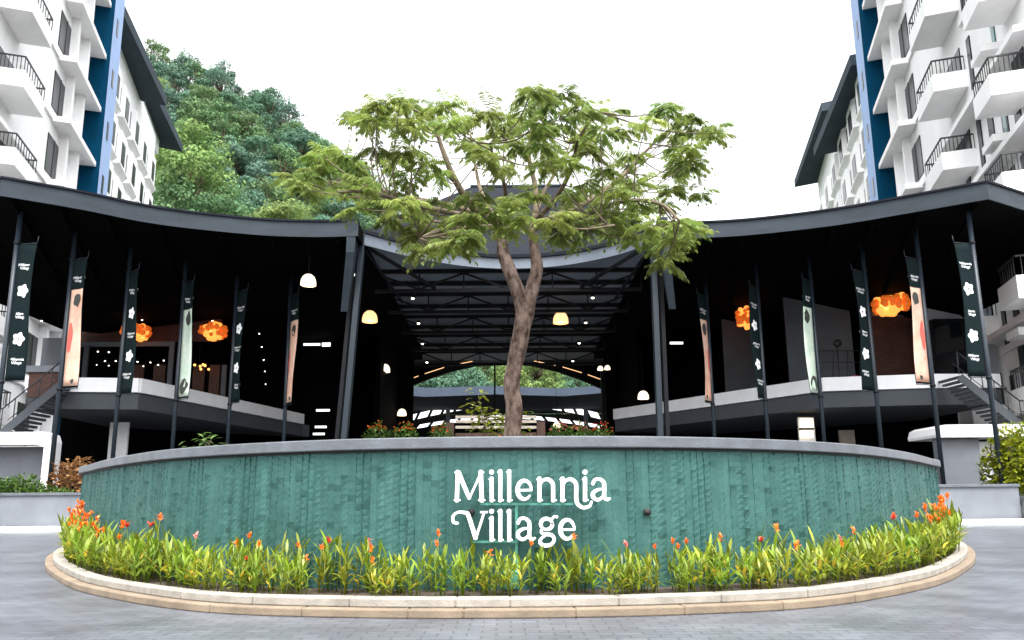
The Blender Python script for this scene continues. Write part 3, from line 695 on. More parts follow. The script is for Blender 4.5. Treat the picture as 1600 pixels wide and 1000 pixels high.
# white lines across the service wall, built as glowing bars
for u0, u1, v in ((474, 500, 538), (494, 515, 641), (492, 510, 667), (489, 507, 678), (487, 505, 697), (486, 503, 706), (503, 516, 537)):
    panel(u0, v - 1.6, u1, v + 1.6 if v != 537 else v + 4, 44.8, 'glowing_bar', 'whiteglow' , pl_, .06)

# flag poles and banners
def txt(s_, size):
    c = bpy.data.curves.new('lettering', 'FONT'); c.body = s_; c.size = size; c.align_x = 'CENTER'; c.align_y = 'CENTER'; c.space_line = .85
    o = bpy.data.objects.new('lettering', c); COL.objects.link(o); bpy.context.view_layer.update()
    me = bpy.data.meshes.new_from_object(o.evaluated_get(bpy.context.evaluated_depsgraph_get())); bpy.data.objects.remove(o); return me
TXT = txt('Millennia\nVillage', .15); TXT.materials.append(M['bannerwhite'])
BW, BZ0, BZ1 = .66, 5.35, 10.5
def banner(s, k, foot, kind, sinphi, lab):
    ray = Vector((foot.x, foot.y)).normalized(); cen = -math.copysign(1, foot.x)
    ph = math.asin(sinphi); perp = Vector((ray.y, -ray.x)) * (1 if (ray.y * cen) > 0 else -1)
    d = (perp * math.sin(ph) - ray * math.cos(ph)).normalized() if True else perp
    d = Vector((d.x, d.y, 0)); nrm = Vector((d.y, -d.x, 0))
    if nrm.y > 0: nrm = -nrm
    t = thing('flag_banner', lab, 'banner', (foot.x, foot.y, BZ0), 'banners on the flag poles')
    seed = U(0, 9)
    def pt(x, z, off=0):                   # x across from the pole, z world height; cloth waves a little
        fz = (BZ1 - z) / (BZ1 - BZ0); wv = .075 * math.sin(fz * 5 + seed) * x / BW + .02 * math.sin(x * 9 + seed + fz * 3)
        return Vector((foot.x, foot.y, z)) + d * (x + .12) * (1 - .05 * fz * math.sin(seed + fz * 4)) + nrm * (wv + off)
    def cloth(z0, z1, name, m, x0=0, x1=BW, off=0, parent=t, th=.006):
        mb = MB(); nx, nz = 5, max(2, int((z1 - z0) / .25)); n0 = (nx + 1) * (nz + 1); vs = []
        for sgn_ in (1, -1):
            for j in range(nz + 1):
                for i in range(nx + 1): vs.append(pt(lerp(x0, x1, i / nx), lerp(z0, z1, j / nz), off + th * sgn_))
        fs = []
        for base in (0, n0):
            for j in range(nz):
                for i in range(nx):
                    a = base + j * (nx + 1) + i; fs.append((a, a + 1, a + nx + 2, a + nx + 1))
        for j in range(nz):
            for i in (0, nx):
                a = j * (nx + 1) + i; b = a + nx + 1; fs.append((a, b, b + n0, a + n0))
        for i in range(nx):
            for j in (0, nz):
                a = j * (nx + 1) + i; fs.append((a, a + 1, a + 1 + n0, a + n0))
        mb.add(vs, fs, True); return build(mb, name, M[m], parent)
    base = cloth(BZ0, BZ1, 'cloth', 'bannerdark')
    def flower(z):
        mb = MB(); poly = []
        for i in range(40):
            a = 2 * math.pi * i / 40; r = .20 * (1 + .16 * math.cos(5 * a)); poly.append((BW / 2 + r * math.cos(a), z + r * 1.15 * math.sin(a)))
        for off in (.012, -.012): mb.add([pt(x, zz, off) for x, zz in poly], [list(range(40))])
        o = build(mb, 'emblem', M['bannerwhite'], base)
        mb = MB()
        for off in (.016, -.016): mb.add([pt(BW / 2 + .035 * math.cos(2 * math.pi * i / 10), z + .04 * math.sin(2 * math.pi * i / 10), off) for i in range(10)], [list(range(10))])
        build(mb, 'emblem_centre', M['bannerdark'], base)
    def words(z):
        for sgn_ in (1, -1):
            o = bpy.data.objects.new('lettering', TXT); COL.objects.link(o); o.parent = base
            p = pt(BW / 2, z, .022 * sgn_) - ORI[base]; nn = nrm * sgn_; xx = Vector((0, 0, 1)).cross(nn)
            o.matrix_local = Matrix(((xx.x, 0, nn.x, p.x), (xx.y, 0, nn.y, p.y), (0, 1, 0, p.z), (0, 0, 0, 1)))
    def fz(f): return lerp(BZ1, BZ0, f)
    if kind == 'dark':
        for f in (.35, .70): flower(fz(f))
        for f in (.17, .53, .86): words(fz(f))
    else:
        words(fz(.16)); m = 'bannerpeach' if kind == 'peach' else 'bannermint'
        pn = cloth(fz(.985), fz(.24), 'picture_panel', m, .02, BW - .02, 0, base, .011)
        def blob(zc, rx, rz, xc, m_, nm, seed_):
            mb = MB(); poly = []
            for i in range(18):
                a = 2 * math.pi * i / 18; r = 1 + .3 * mnoise.noise(Vector((seed_ + math.cos(a) * 1.5, math.sin(a) * 1.5, seed_)))
                poly.append((min(BW - .03, max(.03, xc + rx * r * math.cos(a))), zc + rz * r * math.sin(a)))
            for off in (.018, -.018): mb.add([pt(x, zz, off) for x, zz in poly], [list(range(18))])
            build(mb, nm, M[m_], base)
        if kind == 'peach':
            blob(fz(.33), .18, .26, BW * .55, 'bannerink', 'printed_shape', seed); blob(fz(.95), .09, .09, BW * .6, 'bannerink', 'printed_shape', seed + 3)
            blob(fz(.62), .10, .6, BW * .2, 'bannerred', 'printed_shape', seed + 5)
        else:
            blob(fz(.32), .20, .30, BW * .6, 'bannerink', 'printed_shape', seed); blob(fz(.90), .26, .32, BW * .45, 'bannerink', 'printed_shape', seed + 4)
    mb = MB(); mb.tube(pt(-.12, BZ1 + .03), pt(BW + .02, BZ1 + .03), .016, 6); mb.tube(pt(BW + .02, BZ1 + .02), pt(BW + .02, BZ1 + .32), .014, 6); build(mb, 'batten', M['polesteel'], t)
    mb = MB(); mb.tube(pt(-.12, BZ0 - .03), pt(BW, BZ0 - .03), .016, 6); build(mb, 'batten', M['polesteel'], t)
KND = {-1: ['dark', 'peach', 'dark', 'mint', 'dark', 'peach'], 1: ['peach', 'dark', 'mint', 'dark', 'peach', 'dark']}
ORDN = ['first', 'second', 'third', 'fourth', 'fifth', 'sixth']
DESC = {'dark': 'dark banner with white flower emblems', 'peach': 'banner with peach picture', 'mint': 'banner with pale mint picture'}
SPH = {-1: [.79, .67, .53, .56, .49, .42], 1: [.42, .46, .52, .56, .62, .72]}
for s in (-1, 1):
    for k, (u, v, Y) in enumerate(POLE[s]):
        p = A(u, v, Y); foot = Vector((p.x, Y, 0)); kd = KND[s][k]
        where = ('outermost' if k == (0 if s < 0 else 5) else ('innermost' if k == (5 if s < 0 else 0) else ORDN[k if s < 0 else 5 - k] + ' from the outside'))
        sd_ = 'left' if s < 0 else 'right'
        t = thing('flag_pole', 'slate steel flag pole, %s of six before the %s pavilion' % (where, sd_), 'pole', foot, 'flag poles before the pavilions')
        mb = MB(); mb.tube(foot, (foot.x, foot.y, ZR - .8), .085, 12); build(mb, 'shaft', M['polesteel'], t)
        mb = MB(); mb.lathe(foot, [(.001, 0), (.2, 0), (.2, .05), (.09, .08)], 12); build(mb, 'base_plate', M['polesteel'], t)
        for zc in (BZ0 - .05, BZ1 + .05):
            mb = MB(); mb.lathe((foot.x, foot.y, zc), [(.086, -.05), (.105, -.05), (.105, .05), (.086, .05)], 12); build(mb, 'collar', M['steel'], t)
        banner(s, k, foot, kd, SPH[s][k], DESC[kd] + ', %s on the %s pavilion' % (where, sd_))

# ------------------------------------------------------------------ side stairs, low walls, hedges
def staircase(s):
    Y = 29.0; e = A(80 if s < 0 else 1466, 690, Y).x; zt = 3.9; t = thing('staircase', 'outside stair with white landing and black railing, beside the %s pavilion' % ('left' if s < 0 else 'right'), 'stairs', (s * 20, Y, 0), 'outside stairs')
    # landing with rounded outer corner
    mb = MB(); x1 = s * 26
    prof = [(e + s * 6.5, zt - .52), (e + s * .55, zt - .52)]
    pts = [(x1, zt), (e + s * .35, zt), (e + s * .1, zt - .12), (e, zt - .4)] + ([(e, 1.0), (e + s * .28, 1.0), (e + s * .28, zt - .62), (e + s * .6, zt - .52)] if s < 0 else [(e + s * .02, zt - .52)]) + [(x1, zt - .52)]
    n = len(pts); vs = [(x, Y, z) for x, z in pts] + [(x, Y + (.7 if s < 0 else 2.2), z) for x, z in pts]
    mb.add(vs, [list(range(n)), [n + i for i in range(n)]] + [(i, (i + 1) % n, n + (i + 1) % n, n + i) for i in range(n)]); build(mb, 'landing', M['slabwhite'], t)
    mb = MB()
    if s < 0: mb.box((e - 3.6, Y + 1.0, 1.9), (6.6, .25, 2.9))
    else: mb.prism([(e + .15, Y + .35), (e + 1.9, Y + .35), (e + 1.9, Y + .65), (e + .15, Y + .65)], 1.0, 3.37)
    build(mb, 'support_wall', M['wallgrey'], t)
    # flight rising towards the pavilion
    a = Vector((e + s * (2.3 if s < 0 else 3.7), Y + 1.0, zt)); b = Vector((e + s * (.5 if s < 0 else 1.9), Y + 1.9, 6.2)); N = 14
    st = MB(); w_ = .9
    for i in range(N):
        q = a.lerp(b, (i + .5) / N); st.box((q.x, q.y, q.z - .03), (abs(b.x - a.x) / N + .03, 1.5, .10))
    build(st, 'tread', M['slabgrey'], t)
    sr = MB(); sr.beam(a + Vector((0, -.8, -.1)), b + Vector((0, -.8, -.1)), .08, .30); build(sr, 'stringer', M['slabgrey'], t)
    rl = MB(); o_ = Vector((0, -.8, 1.0))
    rl.tube(a + o_, b + o_, .03, 6); rl.tube(a + o_, a + o_ + Vector((s * 3, 0, 0)), .03, 6); rl.tube(a + o_ * .55, b + o_ * .55, .018, 6); rl.tube(a + Vector((0, -.8, .55)), a + Vector((s * 3, -.8, .55)), .018, 6)
    for i in range(6):
        q = a.lerp(b, i / 5); rl.tube(q + Vector((0, -.8, 0)), q + o_, .022, 6)
    for i in range(1, 4):
        q = a + Vector((s * i, 0, 0)); rl.tube(q + Vector((0, -.8, 0)), q + o_, .022, 6)
    build(rl, 'railing', M['rail'], t)
    return e
for s in (-1, 1): staircase(s)
sgt = thing('doorway_block', 'white pillars and brick doorway under the right stair landing', 'structure', (20, 29.6, 0))
panel(1530, 690, 1550, 752, 29.9, 'pillar', 'whitecol', sgt); panel(1512, 700, 1524, 752, 30.2, 'brick_jamb', 'brick', sgt); panel(1552, 690, 1562, 752, 29.95, 'pillar', 'whitecol', sgt)
panel(1500, 685, 1575, 752, 30.6, 'dark_recess', 'darkwall', sgt)
def lowwall(s, x0, x1, y, z, lab):
    t = thing('low_wall', lab, 'wall', ((x0 + x1) / 2, y, 0), 'low planter walls')
    mb = MB(); mb.box(((x0 + x1) / 2, y + .15, z / 2 - .05), (abs(x1 - x0), .3, z - .1)); build(mb, 'wall', M['wallgrey'], t)
    mb = MB(); mb.box(((x0 + x1) / 2, y + .15, z - .05), (abs(x1 - x0) + .06, .42, .10)); build(mb, 'coping', M['coping'], t, bevel=.01)
    mb = MB(); mb.box(((x0 + x1) / 2, y + 1.7, z - .25), (abs(x1 - x0), 2.7, .1)); build(mb, 'soil', M['soil'], t)
lowwall(-1, -36, -10.8, 25.3, 1.36, 'low grey planter wall with dark coping, left of the teal planter')
lowwall(1, 12, 17.9, 25.1, 1.40, 'low grey planter wall with dark coping, right of the teal planter')
lowwall(1, 17.95, 36, 24.8, .95, 'lower grey wall with overhanging coping at the far right under the bright bush')
def bush(u, v, Y, zb, r, h, n, nm, m, lab, cat, ll=.16):
    p = A(u, v, Y); t = thing(nm, lab, cat, (p.x, Y, zb)); f = MB(); st = MB()
    shrubmesh(f, MB(), r, h, n, 0, ll * .5, ll); f.v = [(a + p.x, b + Y, z + zb) for a, b, z in f.v]
    for k in range(7):
        a = U(0, 6.28); st.sweep([(p.x, Y, zb), (p.x + math.cos(a) * r * .5, Y + math.sin(a) * r * .5, zb + h * .75)], [.02, .008], 5)
    build(st, 'stem', M['twig'], t); build(f, 'foliage', M[m], t, recalc=False)
bush(6, 765, 26.0, 1.1, .7, .85, 700, 'shrub', 'shrub', 'low dark green shrub at the far left on the planter wall', 'shrub')
bush(36, 765, 26.1, 1.1, .65, .95, 700, 'shrub', 'shrub', 'low green shrub on the left planter wall beside the banner pole', 'shrub')
bush(62, 768, 26.0, 1.1, .5, .6, 400, 'shrub', 'shrub', 'smallest low shrub on the left planter wall, just left of the banner pole foot', 'shrub')
bush(115, 765, 27.2, 1.1, .85, 1.75, 700, 'copper_shrub', 'copper', 'copper-leaved shrub between the left wall and the teal planter', 'shrub', .24)
bush(90, 772, 26.0, 1.1, .5, .45, 300, 'shrub', 'shrub', 'flat green shrub right of the pole foot on the left planter wall', 'shrub')
bush(1588, 780, 26.2, .75, 1.0, 2.9, 2200, 'leafy_bush', 'canna', 'tall bright green bush at the far right beyond the stair', 'bush', .2)
bush(1614, 780, 26.4, .75, 1.0, 3.2, 1600, 'leafy_bush', 'canna', 'bright green bush cut off by the right edge of the photo', 'bush', .2)

# ------------------------------------------------------------------ entrance hall canopy
hall = thing('entrance_hall', 'wide open entrance hall canopy with dark steel trusses between the two pavilions', 'building', (0, 38, 0))
fp = catmull([Vector(p) for p in ((-6.25, 29.25, 0), (-4.5, 30.75, 0), (-2.25, 32.1, 0), (.1, 32.6, 0), (2.6, 32.2, 0), (4.9, 30.85, 0), (6.3, 29.3, 0))], 8)
mb = MB(); mb2 = MB()
for a, b in zip(fp, fp[1:]):
    mb.hexa([(a.x, a.y, ZR - .62), (b.x, b.y, ZR - .62), (b.x, b.y + .12, ZR - .62), (a.x, a.y + .12, ZR - .62)], [(a.x, a.y, ZR - .1), (b.x, b.y, ZR - .1), (b.x, b.y + .12, ZR - .1), (a.x, a.y + .12, ZR - .1)])
    mb2.hexa([(a.x, a.y - .12, ZR - .097), (b.x, b.y - .12, ZR - .097), (b.x, b.y + .3, ZR - .097), (a.x, a.y + .3, ZR - .097)], [(a.x, a.y - .12, ZR + .06), (b.x, b.y - .12, ZR + .06), (b.x, b.y + .3, ZR + .06), (a.x, a.y + .3, ZR + .06)])
build(mb, 'fascia', M['fascialt'], hall); build(mb2, 'gutter', M['roofdark'], hall)
# hip roof: front edge curve up to a ridge
zr = A(800, 292, 40).z; rl_ = (A(735, 290, 40).x, 40); rr_ = (A(880, 290, 40).x, 40)
mb = MB(); n = len(fp); vs = [(p.x, p.y + .05, ZR + .07) for p in fp]; rid = []
for i, p in enumerate(fp):
    t_ = i / (n - 1); x = lerp(rl_[0], rr_[0], min(1, max(0, (t_ - .25) / .5))); rid.append((x, 40, zr))
bkp = [(lerp(-6.25, 6.3, i / (n - 1)), 56, ZR + .07) for i in range(n)]
bkr = [(lerp(-3, 3, i / (n - 1)), 50, zr) for i in range(n)]
mb.add(vs + rid + bkr + bkp, [(k * n + i, k * n + i + 1, (k + 1) * n + i + 1, (k + 1) * n + i) for k in range(3) for i in range(n - 1)])
mb.add([vs[0], rid[0], bkr[0], bkp[0]], [(0, 1, 2, 3)]); mb.add([vs[-1], rid[-1], bkr[-1], bkp[-1]], [(0, 1, 2, 3)])
rf = build(mb, 'roof', M['roofdark'], hall)
mb = MB(); mb.tube((rl_[0], 40, zr + .03), (rr_[0], 40, zr + .03), .12, 8); build(mb, 'ridge_cap', M['fascia'], rf)
# ceiling sheets and trusses
mb = MB(); poly = [(p.x, p.y + .15) for p in fp] + [(8.6, 44), (8.6, 56.9), (-8.6, 56.9), (-8.6, 44)]; mb.prism(poly, 12.30, 12.36); build(mb, 'ceiling', M['ceil'], hall)
YS = [33.6, 37.6, 42.4, 47.6, 53.0]
for i, y in enumerate(YS):
    mb = MB(); h = 6.6; zb, zt = 11.2, 12.2
    mb.beam((-h, y, zb), (h, y, zb), .16, .16); mb.beam((-h, y, zt), (h, y, zt), .16, .2)
    N = 6
    for k in range(N):
        x0 = lerp(-h, h, k / N); x1 = lerp(-h, h, (k + 1) / N)
        if k % 2 == 0: mb.beam((x0, y, zt - .1), (x1, y, zb + .08), .09, .09)
        else: mb.beam((x0, y, zb + .08), (x1, y, zt - .1), .09, .09)
        mb.beam((x1, y, zb + .08), (x1, y, zt - .1), .07, .07)
    build(mb, 'truss', M['steel'], hall)
for y in (35.4, 39.8, 44.8, 50.2):
    mb = MB(); mb.box((0, y, 12.13), (13.4, .14, .22)); build(mb, 'purlin', M['steel'], hall)
# knee braces to the first truss
for s in (-1, 1):
    mb = MB(); mb.beam((s * 6.2, 29.6, 12.0), (s * 3.6, 33.5, 11.3), .12, .14); mb.beam((s * 6.3, 29.6, 11.9), (s * 5.2, 33.5, 10.6), .1, .1); build(mb, 'brace', M['steel'], hall)
    top = (s * 6.35, 29.4, 12.5); bot = A(530 if s < 0 else 1031, 690, 29.6); bot = (bot.x, 29.6, 0)
    k = (bot[0] - top[0]) * .15
    mb = MB(); mb.beam(top, bot, .24, .34, (0, 1, 0)); build(mb, 'post', M['polesteel'], hall, bevel=.02)
    mb = MB(); mb.beam((s * 6.75, 29.9, 12.5), (bot[0] + s * .45, 30.2, 0), .16, .3, (0, 1, 0)); build(mb, 'post', M['steel'], hall)
    # raked fin at the head of the post
    mb = MB(); x = s * 6.45
    mb.hexa([(x - s * .0, 28.25, 11.3), (x + s * .35, 28.25, 11.3), (x + s * .75, 29.3, 9.0), (x + s * .45, 29.3, 9.0)], [(x - s * .12, 28.1, 12.68), (x + s * .3, 28.1, 12.68), (x + s * .4, 29.6, 12.68), (x, 29.6, 12.68)])
    build(mb, 'fin', M['fascia'], hall)
    # dark side walls of the passage
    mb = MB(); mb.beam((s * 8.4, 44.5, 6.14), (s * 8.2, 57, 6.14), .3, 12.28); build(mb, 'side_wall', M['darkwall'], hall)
# far gable with arched opening
mb = MB(); Y = 57
arch = [A(u, v, Y) for u, v in ((600, 606), (620, 600), (660, 585), (700, 572), (745, 563), (785, 560), (830, 563), (875, 572), (915, 584), (948, 596), (965, 604))]
low = [A(u, v, Y) for u, v in ((600, 618), (628, 609), (664, 594), (702, 581), (745, 571), (785, 567), (830, 571), (873, 581), (910, 594), (940, 607), (965, 620))]
for i in range(len(arch) - 1):
    a, b, c, d = arch[i], arch[i + 1], low[i + 1], low[i]
    mb.hexa([(d.x, Y, d.z), (c.x, Y, c.z), (c.x, Y + .4, c.z), (d.x, Y + .4, d.z)], [(a.x, Y, a.z), (b.x, Y, b.z), (b.x, Y + .4, b.z), (a.x, Y + .4, a.z)])
build(mb, 'arch', M['steel'], hall)
mb = MB()
for i in range(len(arch) - 1):
    a, b = arch[i], arch[i + 1]; mb.hexa([(a.x, Y + .1, a.z + .02), (b.x, Y + .1, b.z + .02), (b.x, Y + .3, b.z + .02), (a.x, Y + .3, a.z + .02)], [(a.x, Y + .1, 13.4), (b.x, Y + .1, 13.4), (b.x, Y + .3, 13.4), (a.x, Y + .3, 13.4)])
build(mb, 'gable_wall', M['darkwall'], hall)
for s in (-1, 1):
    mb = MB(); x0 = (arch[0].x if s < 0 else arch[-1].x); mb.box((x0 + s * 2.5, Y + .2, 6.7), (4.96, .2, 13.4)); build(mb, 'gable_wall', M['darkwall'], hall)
mb = MB()
for i in (1, 2, 3, 6, 7, 8):               # slim lit strips under the arch
    if i in (2, 7, 1, 3, 6, 8):
        a, b = arch[i].lerp(arch[i + 1], .1), arch[i].lerp(arch[i + 1], .85); mb = MB(); mb.beam((a.x, Y - .06, a.z - .02), (b.x, Y - .06, b.z - .02), .05, .05); build(mb, 'strip_light', M['lampwarm'], hall)
mb = MB(); mb.box((A(773, 600, Y).x, Y + .2, (low[5].z + A(773, 660, Y).z) / 2), (.14, .12, low[5].z - A(773, 660, Y).z)); build(mb, 'mullion', M['steel'], hall)
for u in (624, 945):
    p = A(u, 640, 52); mb = MB(); mb.box((p.x, 52, 5.5), (.45, .45, 11)); build(mb, 'column', M['steel'], hall)

# far canopy seen through the arch
far = thing('far_canopy', 'farther dark roofed canopy with arched white skylight bars beyond the entrance hall', 'building', (0, 75, 0))
mb = MB(); Y = 70
tp = [(600, 598), (665, 606), (772, 603), (880, 607), (965, 600)]; bt = [(600, 615), (665, 620), (772, 616), (880, 619), (965, 612)]
P1 = [A(u, v, Y) for u, v in tp]; P2 = [A(u, v, Y) for u, v in bt]
for i in range(4):
    mb.hexa([(P2[i].x, Y, P2[i].z), (P2[i + 1].x, Y, P2[i + 1].z), (P2[i + 1].x, Y + .3, P2[i + 1].z), (P2[i].x, Y + .3, P2[i].z)], [(P1[i].x, Y, P1[i].z), (P1[i + 1].x, Y, P1[i + 1].z), (P1[i + 1].x, Y + .3, P1[i + 1].z), (P1[i].x, Y + .3, P1[i].z)])
build(mb, 'fascia', M['fasciafar'], far)
z0 = P2[2].z + .2
mb = MB(); mb.prism([(-14, Y + .32), (14, Y + .32), (14, 88), (-14, 88)], z0, z0 + .3); build(mb, 'roof', M['roofdark'], far)
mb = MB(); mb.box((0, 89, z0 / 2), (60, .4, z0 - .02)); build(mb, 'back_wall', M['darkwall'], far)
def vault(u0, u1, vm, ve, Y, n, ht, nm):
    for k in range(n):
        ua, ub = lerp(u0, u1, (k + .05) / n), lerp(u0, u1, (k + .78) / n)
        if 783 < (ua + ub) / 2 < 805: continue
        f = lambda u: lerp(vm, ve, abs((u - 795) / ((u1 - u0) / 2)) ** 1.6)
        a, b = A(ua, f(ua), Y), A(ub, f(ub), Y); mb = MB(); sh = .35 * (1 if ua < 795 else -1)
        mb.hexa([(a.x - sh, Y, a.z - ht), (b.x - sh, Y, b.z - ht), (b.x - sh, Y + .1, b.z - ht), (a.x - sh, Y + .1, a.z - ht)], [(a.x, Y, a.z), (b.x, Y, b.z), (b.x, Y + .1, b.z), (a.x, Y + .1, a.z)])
        build(mb, nm, M['whiteglow'], far)  # bars emit: daylight through the skylight is put into the material
vault(636, 938, 624, 648, 84, 15, .75, 'skylight_glow_bar'); vault(655, 960, 648, 666, 86, 14, .45, 'skylight_glow_bar')
for u in (640, 700, 915, 945):
    p = A(u, 640, 71); mb = MB(); mb.box((p.x, 71, 5), (.4, .4, 10)); build(mb, 'column', M['steel'], far)
mb = MB(); mb.box((A(545, 600, 54).x, 54, 5), (.55, .2, 7.2)); tag(build(mb, 'blade_panel', M['wallgrey']), 'pale grey vertical blade panel just inside the left entrance post', 'panel')

# timber planter stand with pale rails in the passage
tb = thing('timber_stand', 'brown timber stand with pale rails and plants in the passage behind the planter', 'stand', (0, 36, 0))
for u in (703, 845):
    p = A(u, 660, 36); mb = MB(); mb.box((p.x, 36, 2.45), (.42, .42, 4.9)); build(mb, 'post', M['wood'], tb)
for v in (652, 659, 668):
    a, b = A(712, v, 35.95), A(838, v, 35.95); mb = MB(); mb.beam((a.x, 35.85, a.z), (b.x, 35.85, b.z), .1, .14); build(mb, 'rail', M['palewood'], tb)
mb = MB(); a, b = A(712, 675, 36), A(838, 675, 36); mb.box(((a.x + b.x) / 2, 36.1, 4.1), (b.x - a.x, .5, .5)); build(mb, 'trough', M['wood'], tb)
sprig(757, 690, 15.0, 1.42, A(757, 622, 15).z - 1.42, 'slim leafy sapling inside the planter, just left of the tree trunk', 'canna', .20)
sprig(788, 690, 15.6, 1.42, A(788, 645, 15.6).z - 1.42, 'short sapling inside the planter, right behind the tree trunk', 'canna', .18)
for i, (u, Y, c) in enumerate(((590, 33, 'orange'), (632, 33.5, 'orange'), (690, 34, 'redpetal'), (905, 34, 'pinkpetal'), (940, 33.5, 'redpetal'), (875, 34.5, 'pinkpetal'))):
    p = A(u, 672, Y); f, fl = MB(), MB(); t = thing('potted_plant', ('potted flowering plant of the passage, ' + ['near the left entrance post', 'right of the left column', 'against the left timber post', 'in front of the right arch leg', 'beside the right column', 'just right of the timber stand'][i]), 'plant', (p.x, Y, 0), 'potted plants in the passage')
    shrubmesh(f, fl, .6, 1.1, 240, 34, .1, .2); zb = p.z - .75
    for g_ in (f, fl): g_.v = [(a * 1 + p.x, b + Y, z + zb) for a, b, z in g_.v]
    build(f, 'foliage', M['shrub'], t, recalc=False); build(fl, 'blossom', M[c], t, recalc=False)
    mb = MB(); mb.lathe((p.x, Y, 0), [(.001, 0), (.34, 0), (.45, zb), (.38, zb), (.36, zb - .1), (.001, zb - .1)], 12); build(mb, 'pot', M['steel'], t)

# ------------------------------------------------------------------ lamps
def pendant(u, v, Y, wpx, m, ceil_z, lab):
    c = A(u, v, Y); r = wpx / 1100 * Y / 2 * 1.02; t = thing('pendant_lamp', lab, 'lamp', (c.x, Y, c.z), 'pendant lamps')
    mb = MB(); h = r * 1.5
    mb.lathe((c.x, Y, c.z - h / 2), [(r, 0), (r * 1.0, h * .25), (r * .93, h * .5), (r * .75, h * .76), (r * .45, h * .94), (r * .12, h), (.01, h)], 20); build(mb, 'shade', M[m], t)
    mb = MB(); mb.tube((c.x, Y, c.z + h / 2), (c.x, Y, ceil_z), .014, 6); build(mb, 'cord', M['steel'], t)
    mb = MB(); mb.ball((c.x, Y, c.z - h * .25), r * .35); build(mb, 'bulb', M['lamp'], t)
pendant(482, 437, 29.6, 24, 'lamp', 12.0, 'large cream dome pendant lamp hanging high under the left pavilion roof')
pendant(578, 494, 36.5, 24, 'lampwarm', 12.1, 'amber dome pendant lamp hanging inside the left of the entrance hall')
pendant(601, 575, 46, 17, 'lamp', 12.1, 'small cream pendant lamp above the left column of the passage')
pendant(628, 644, 50, 14, 'lamp', 11.9, 'lowest small cream pendant lamp near the left arch leg')
pendant(1005, 617, 42, 17, 'lamp', 12.0, 'cream pendant lamp low beside the right balcony band')
pendant(938, 575, 47, 9, 'lamp', 12.1, 'left small lamp of the close pair at the right column of the passage')
pendant(949, 574, 47.5, 9, 'lamp', 12.1, 'right small lamp of the close pair at the right column of the passage')
pendant(876, 496, 38, 24, 'lampwarm', 12.1, 'flat amber pendant lamp under the trusses right of the tree trunk')
pendant(870, 664, 52, 12, 'lamp', 11.9, 'small round cream lamp low in the passage right of the trunk')
def chandelier(u, v, Y, wpx, hpx, cz, lab):
    c = A(u, v, Y); W_, H_ = wpx / 1100 * Y, hpx / 1100 * Y; t = thing('chandelier', lab, 'lamp', (c.x, Y, c.z), 'glowing amber chandeliers')
    mb = MB(); mb.tube((c.x, Y, c.z + H_ * .5), (c.x, Y, cz), .02, 6); build(mb, 'cord', M['steel'], t)
    mb = MB()
    mb.lathe((c.x, Y, c.z + H_ * .40), [(W_ * .30, 0), (W_ * .32, .02), (W_ * .32, .07), (W_ * .30, .07), (W_ * .30, 0)], 20); build(mb, 'ring', M['steel'], t)
    outer, inner, rim = MB(), MB(), MB()
    for k in range(110):
        a = U(0, 6.283); q = math.sqrt(random.random()); zz = U(-1, 1) * math.sqrt(max(0, 1 - q * q * .8)) * .52
        (inner if q < .45 and abs(zz) < .3 else (outer if q < .78 else rim)).ball((c.x + W_ * .46 * q * math.cos(a), Y + W_ * .46 * q * math.sin(a), c.z + H_ * .8 * zz), W_ * U(.09, .13) * (1.15 - .3 * q), 8, 5)
    build(outer, 'glass_globes', M['glow'], t); build(rim, 'rim_globes', M['glowdim'], t); build(inner, 'bulbs', M['glowcore'], t)
chandelier(213, 519, 36, 44, 26, 11.0, 'glowing amber chandelier behind the third banner of the left pavilion')
chandelier(333, 518, 37, 42, 28, 11.0, 'glowing amber chandelier between two banners, nearest the entrance in the left pavilion')
chandelier(1167, 496, 39, 36, 40, 11.0, 'round orange chandelier nearest the entrance in the right pavilion')
chandelier(1392, 476, 34.5, 56, 34, 11.0, 'wide orange chandelier over the brick wall in the right pavilion')
def spots(L, grp, lab):
    for u, v, Y, r in L:
        c = A(u, v, Y); t = thing('spotlight', lab, 'lamp', c, grp)
        mb = MB(); mb.lathe(c, [(.01, .0), (r, 0), (r, .10), (r * .9, .16), (.01, .16)], 10); build(mb, 'housing', M['steel'], t)
        mb = MB(); mb.ball((c.x, c.y, c.z - .01), r * .85, 8, 5, .6); build(mb, 'lens', M['spot'], t)
spots([(645, 466, 35.5, .10), (654, 505, 39.8, .10), (660, 537, 44.6, .10), (926, 465, 35.5, .10), (915, 504, 39.8, .10), (905, 536, 44.6, .10), (895, 564, 50, .1), (667, 566, 50, .10)], 'spotlights under the hall trusses', 'tiny white spotlight hanging in a row under the entrance hall trusses')
spots([(93, 476, 34, .06), (65, 501, 34, .05), (62, 497, 34.6, .045), (215, 482, 36, .05), (222, 500, 36, .045), (328, 485, 37, .055), (332, 501, 37, .05), (405, 521, 40, .05), (409, 542, 42, .05), (412, 562, 44, .05), (414, 580, 44.3, .045), (415, 600, 44.2, .04), (131, 549, 38.2, .05), (153, 549, 38.2, .05), (143, 563, 38.3, .05), (164, 564, 38.3, .05), (170, 550, 38.2, .05), (181, 564, 38.3, .05), (151, 570, 38.3, .04), (170, 571, 38.3, .04), (215, 565, 38.2, .05), (235, 566, 38.2, .05), (247, 570, 38.3, .05), (256, 563, 38.3, .05), (224, 572, 38.3, .04)], 'downlights inside the left pavilion', 'tiny white downlight glowing in the dark upper floor of the left pavilion')
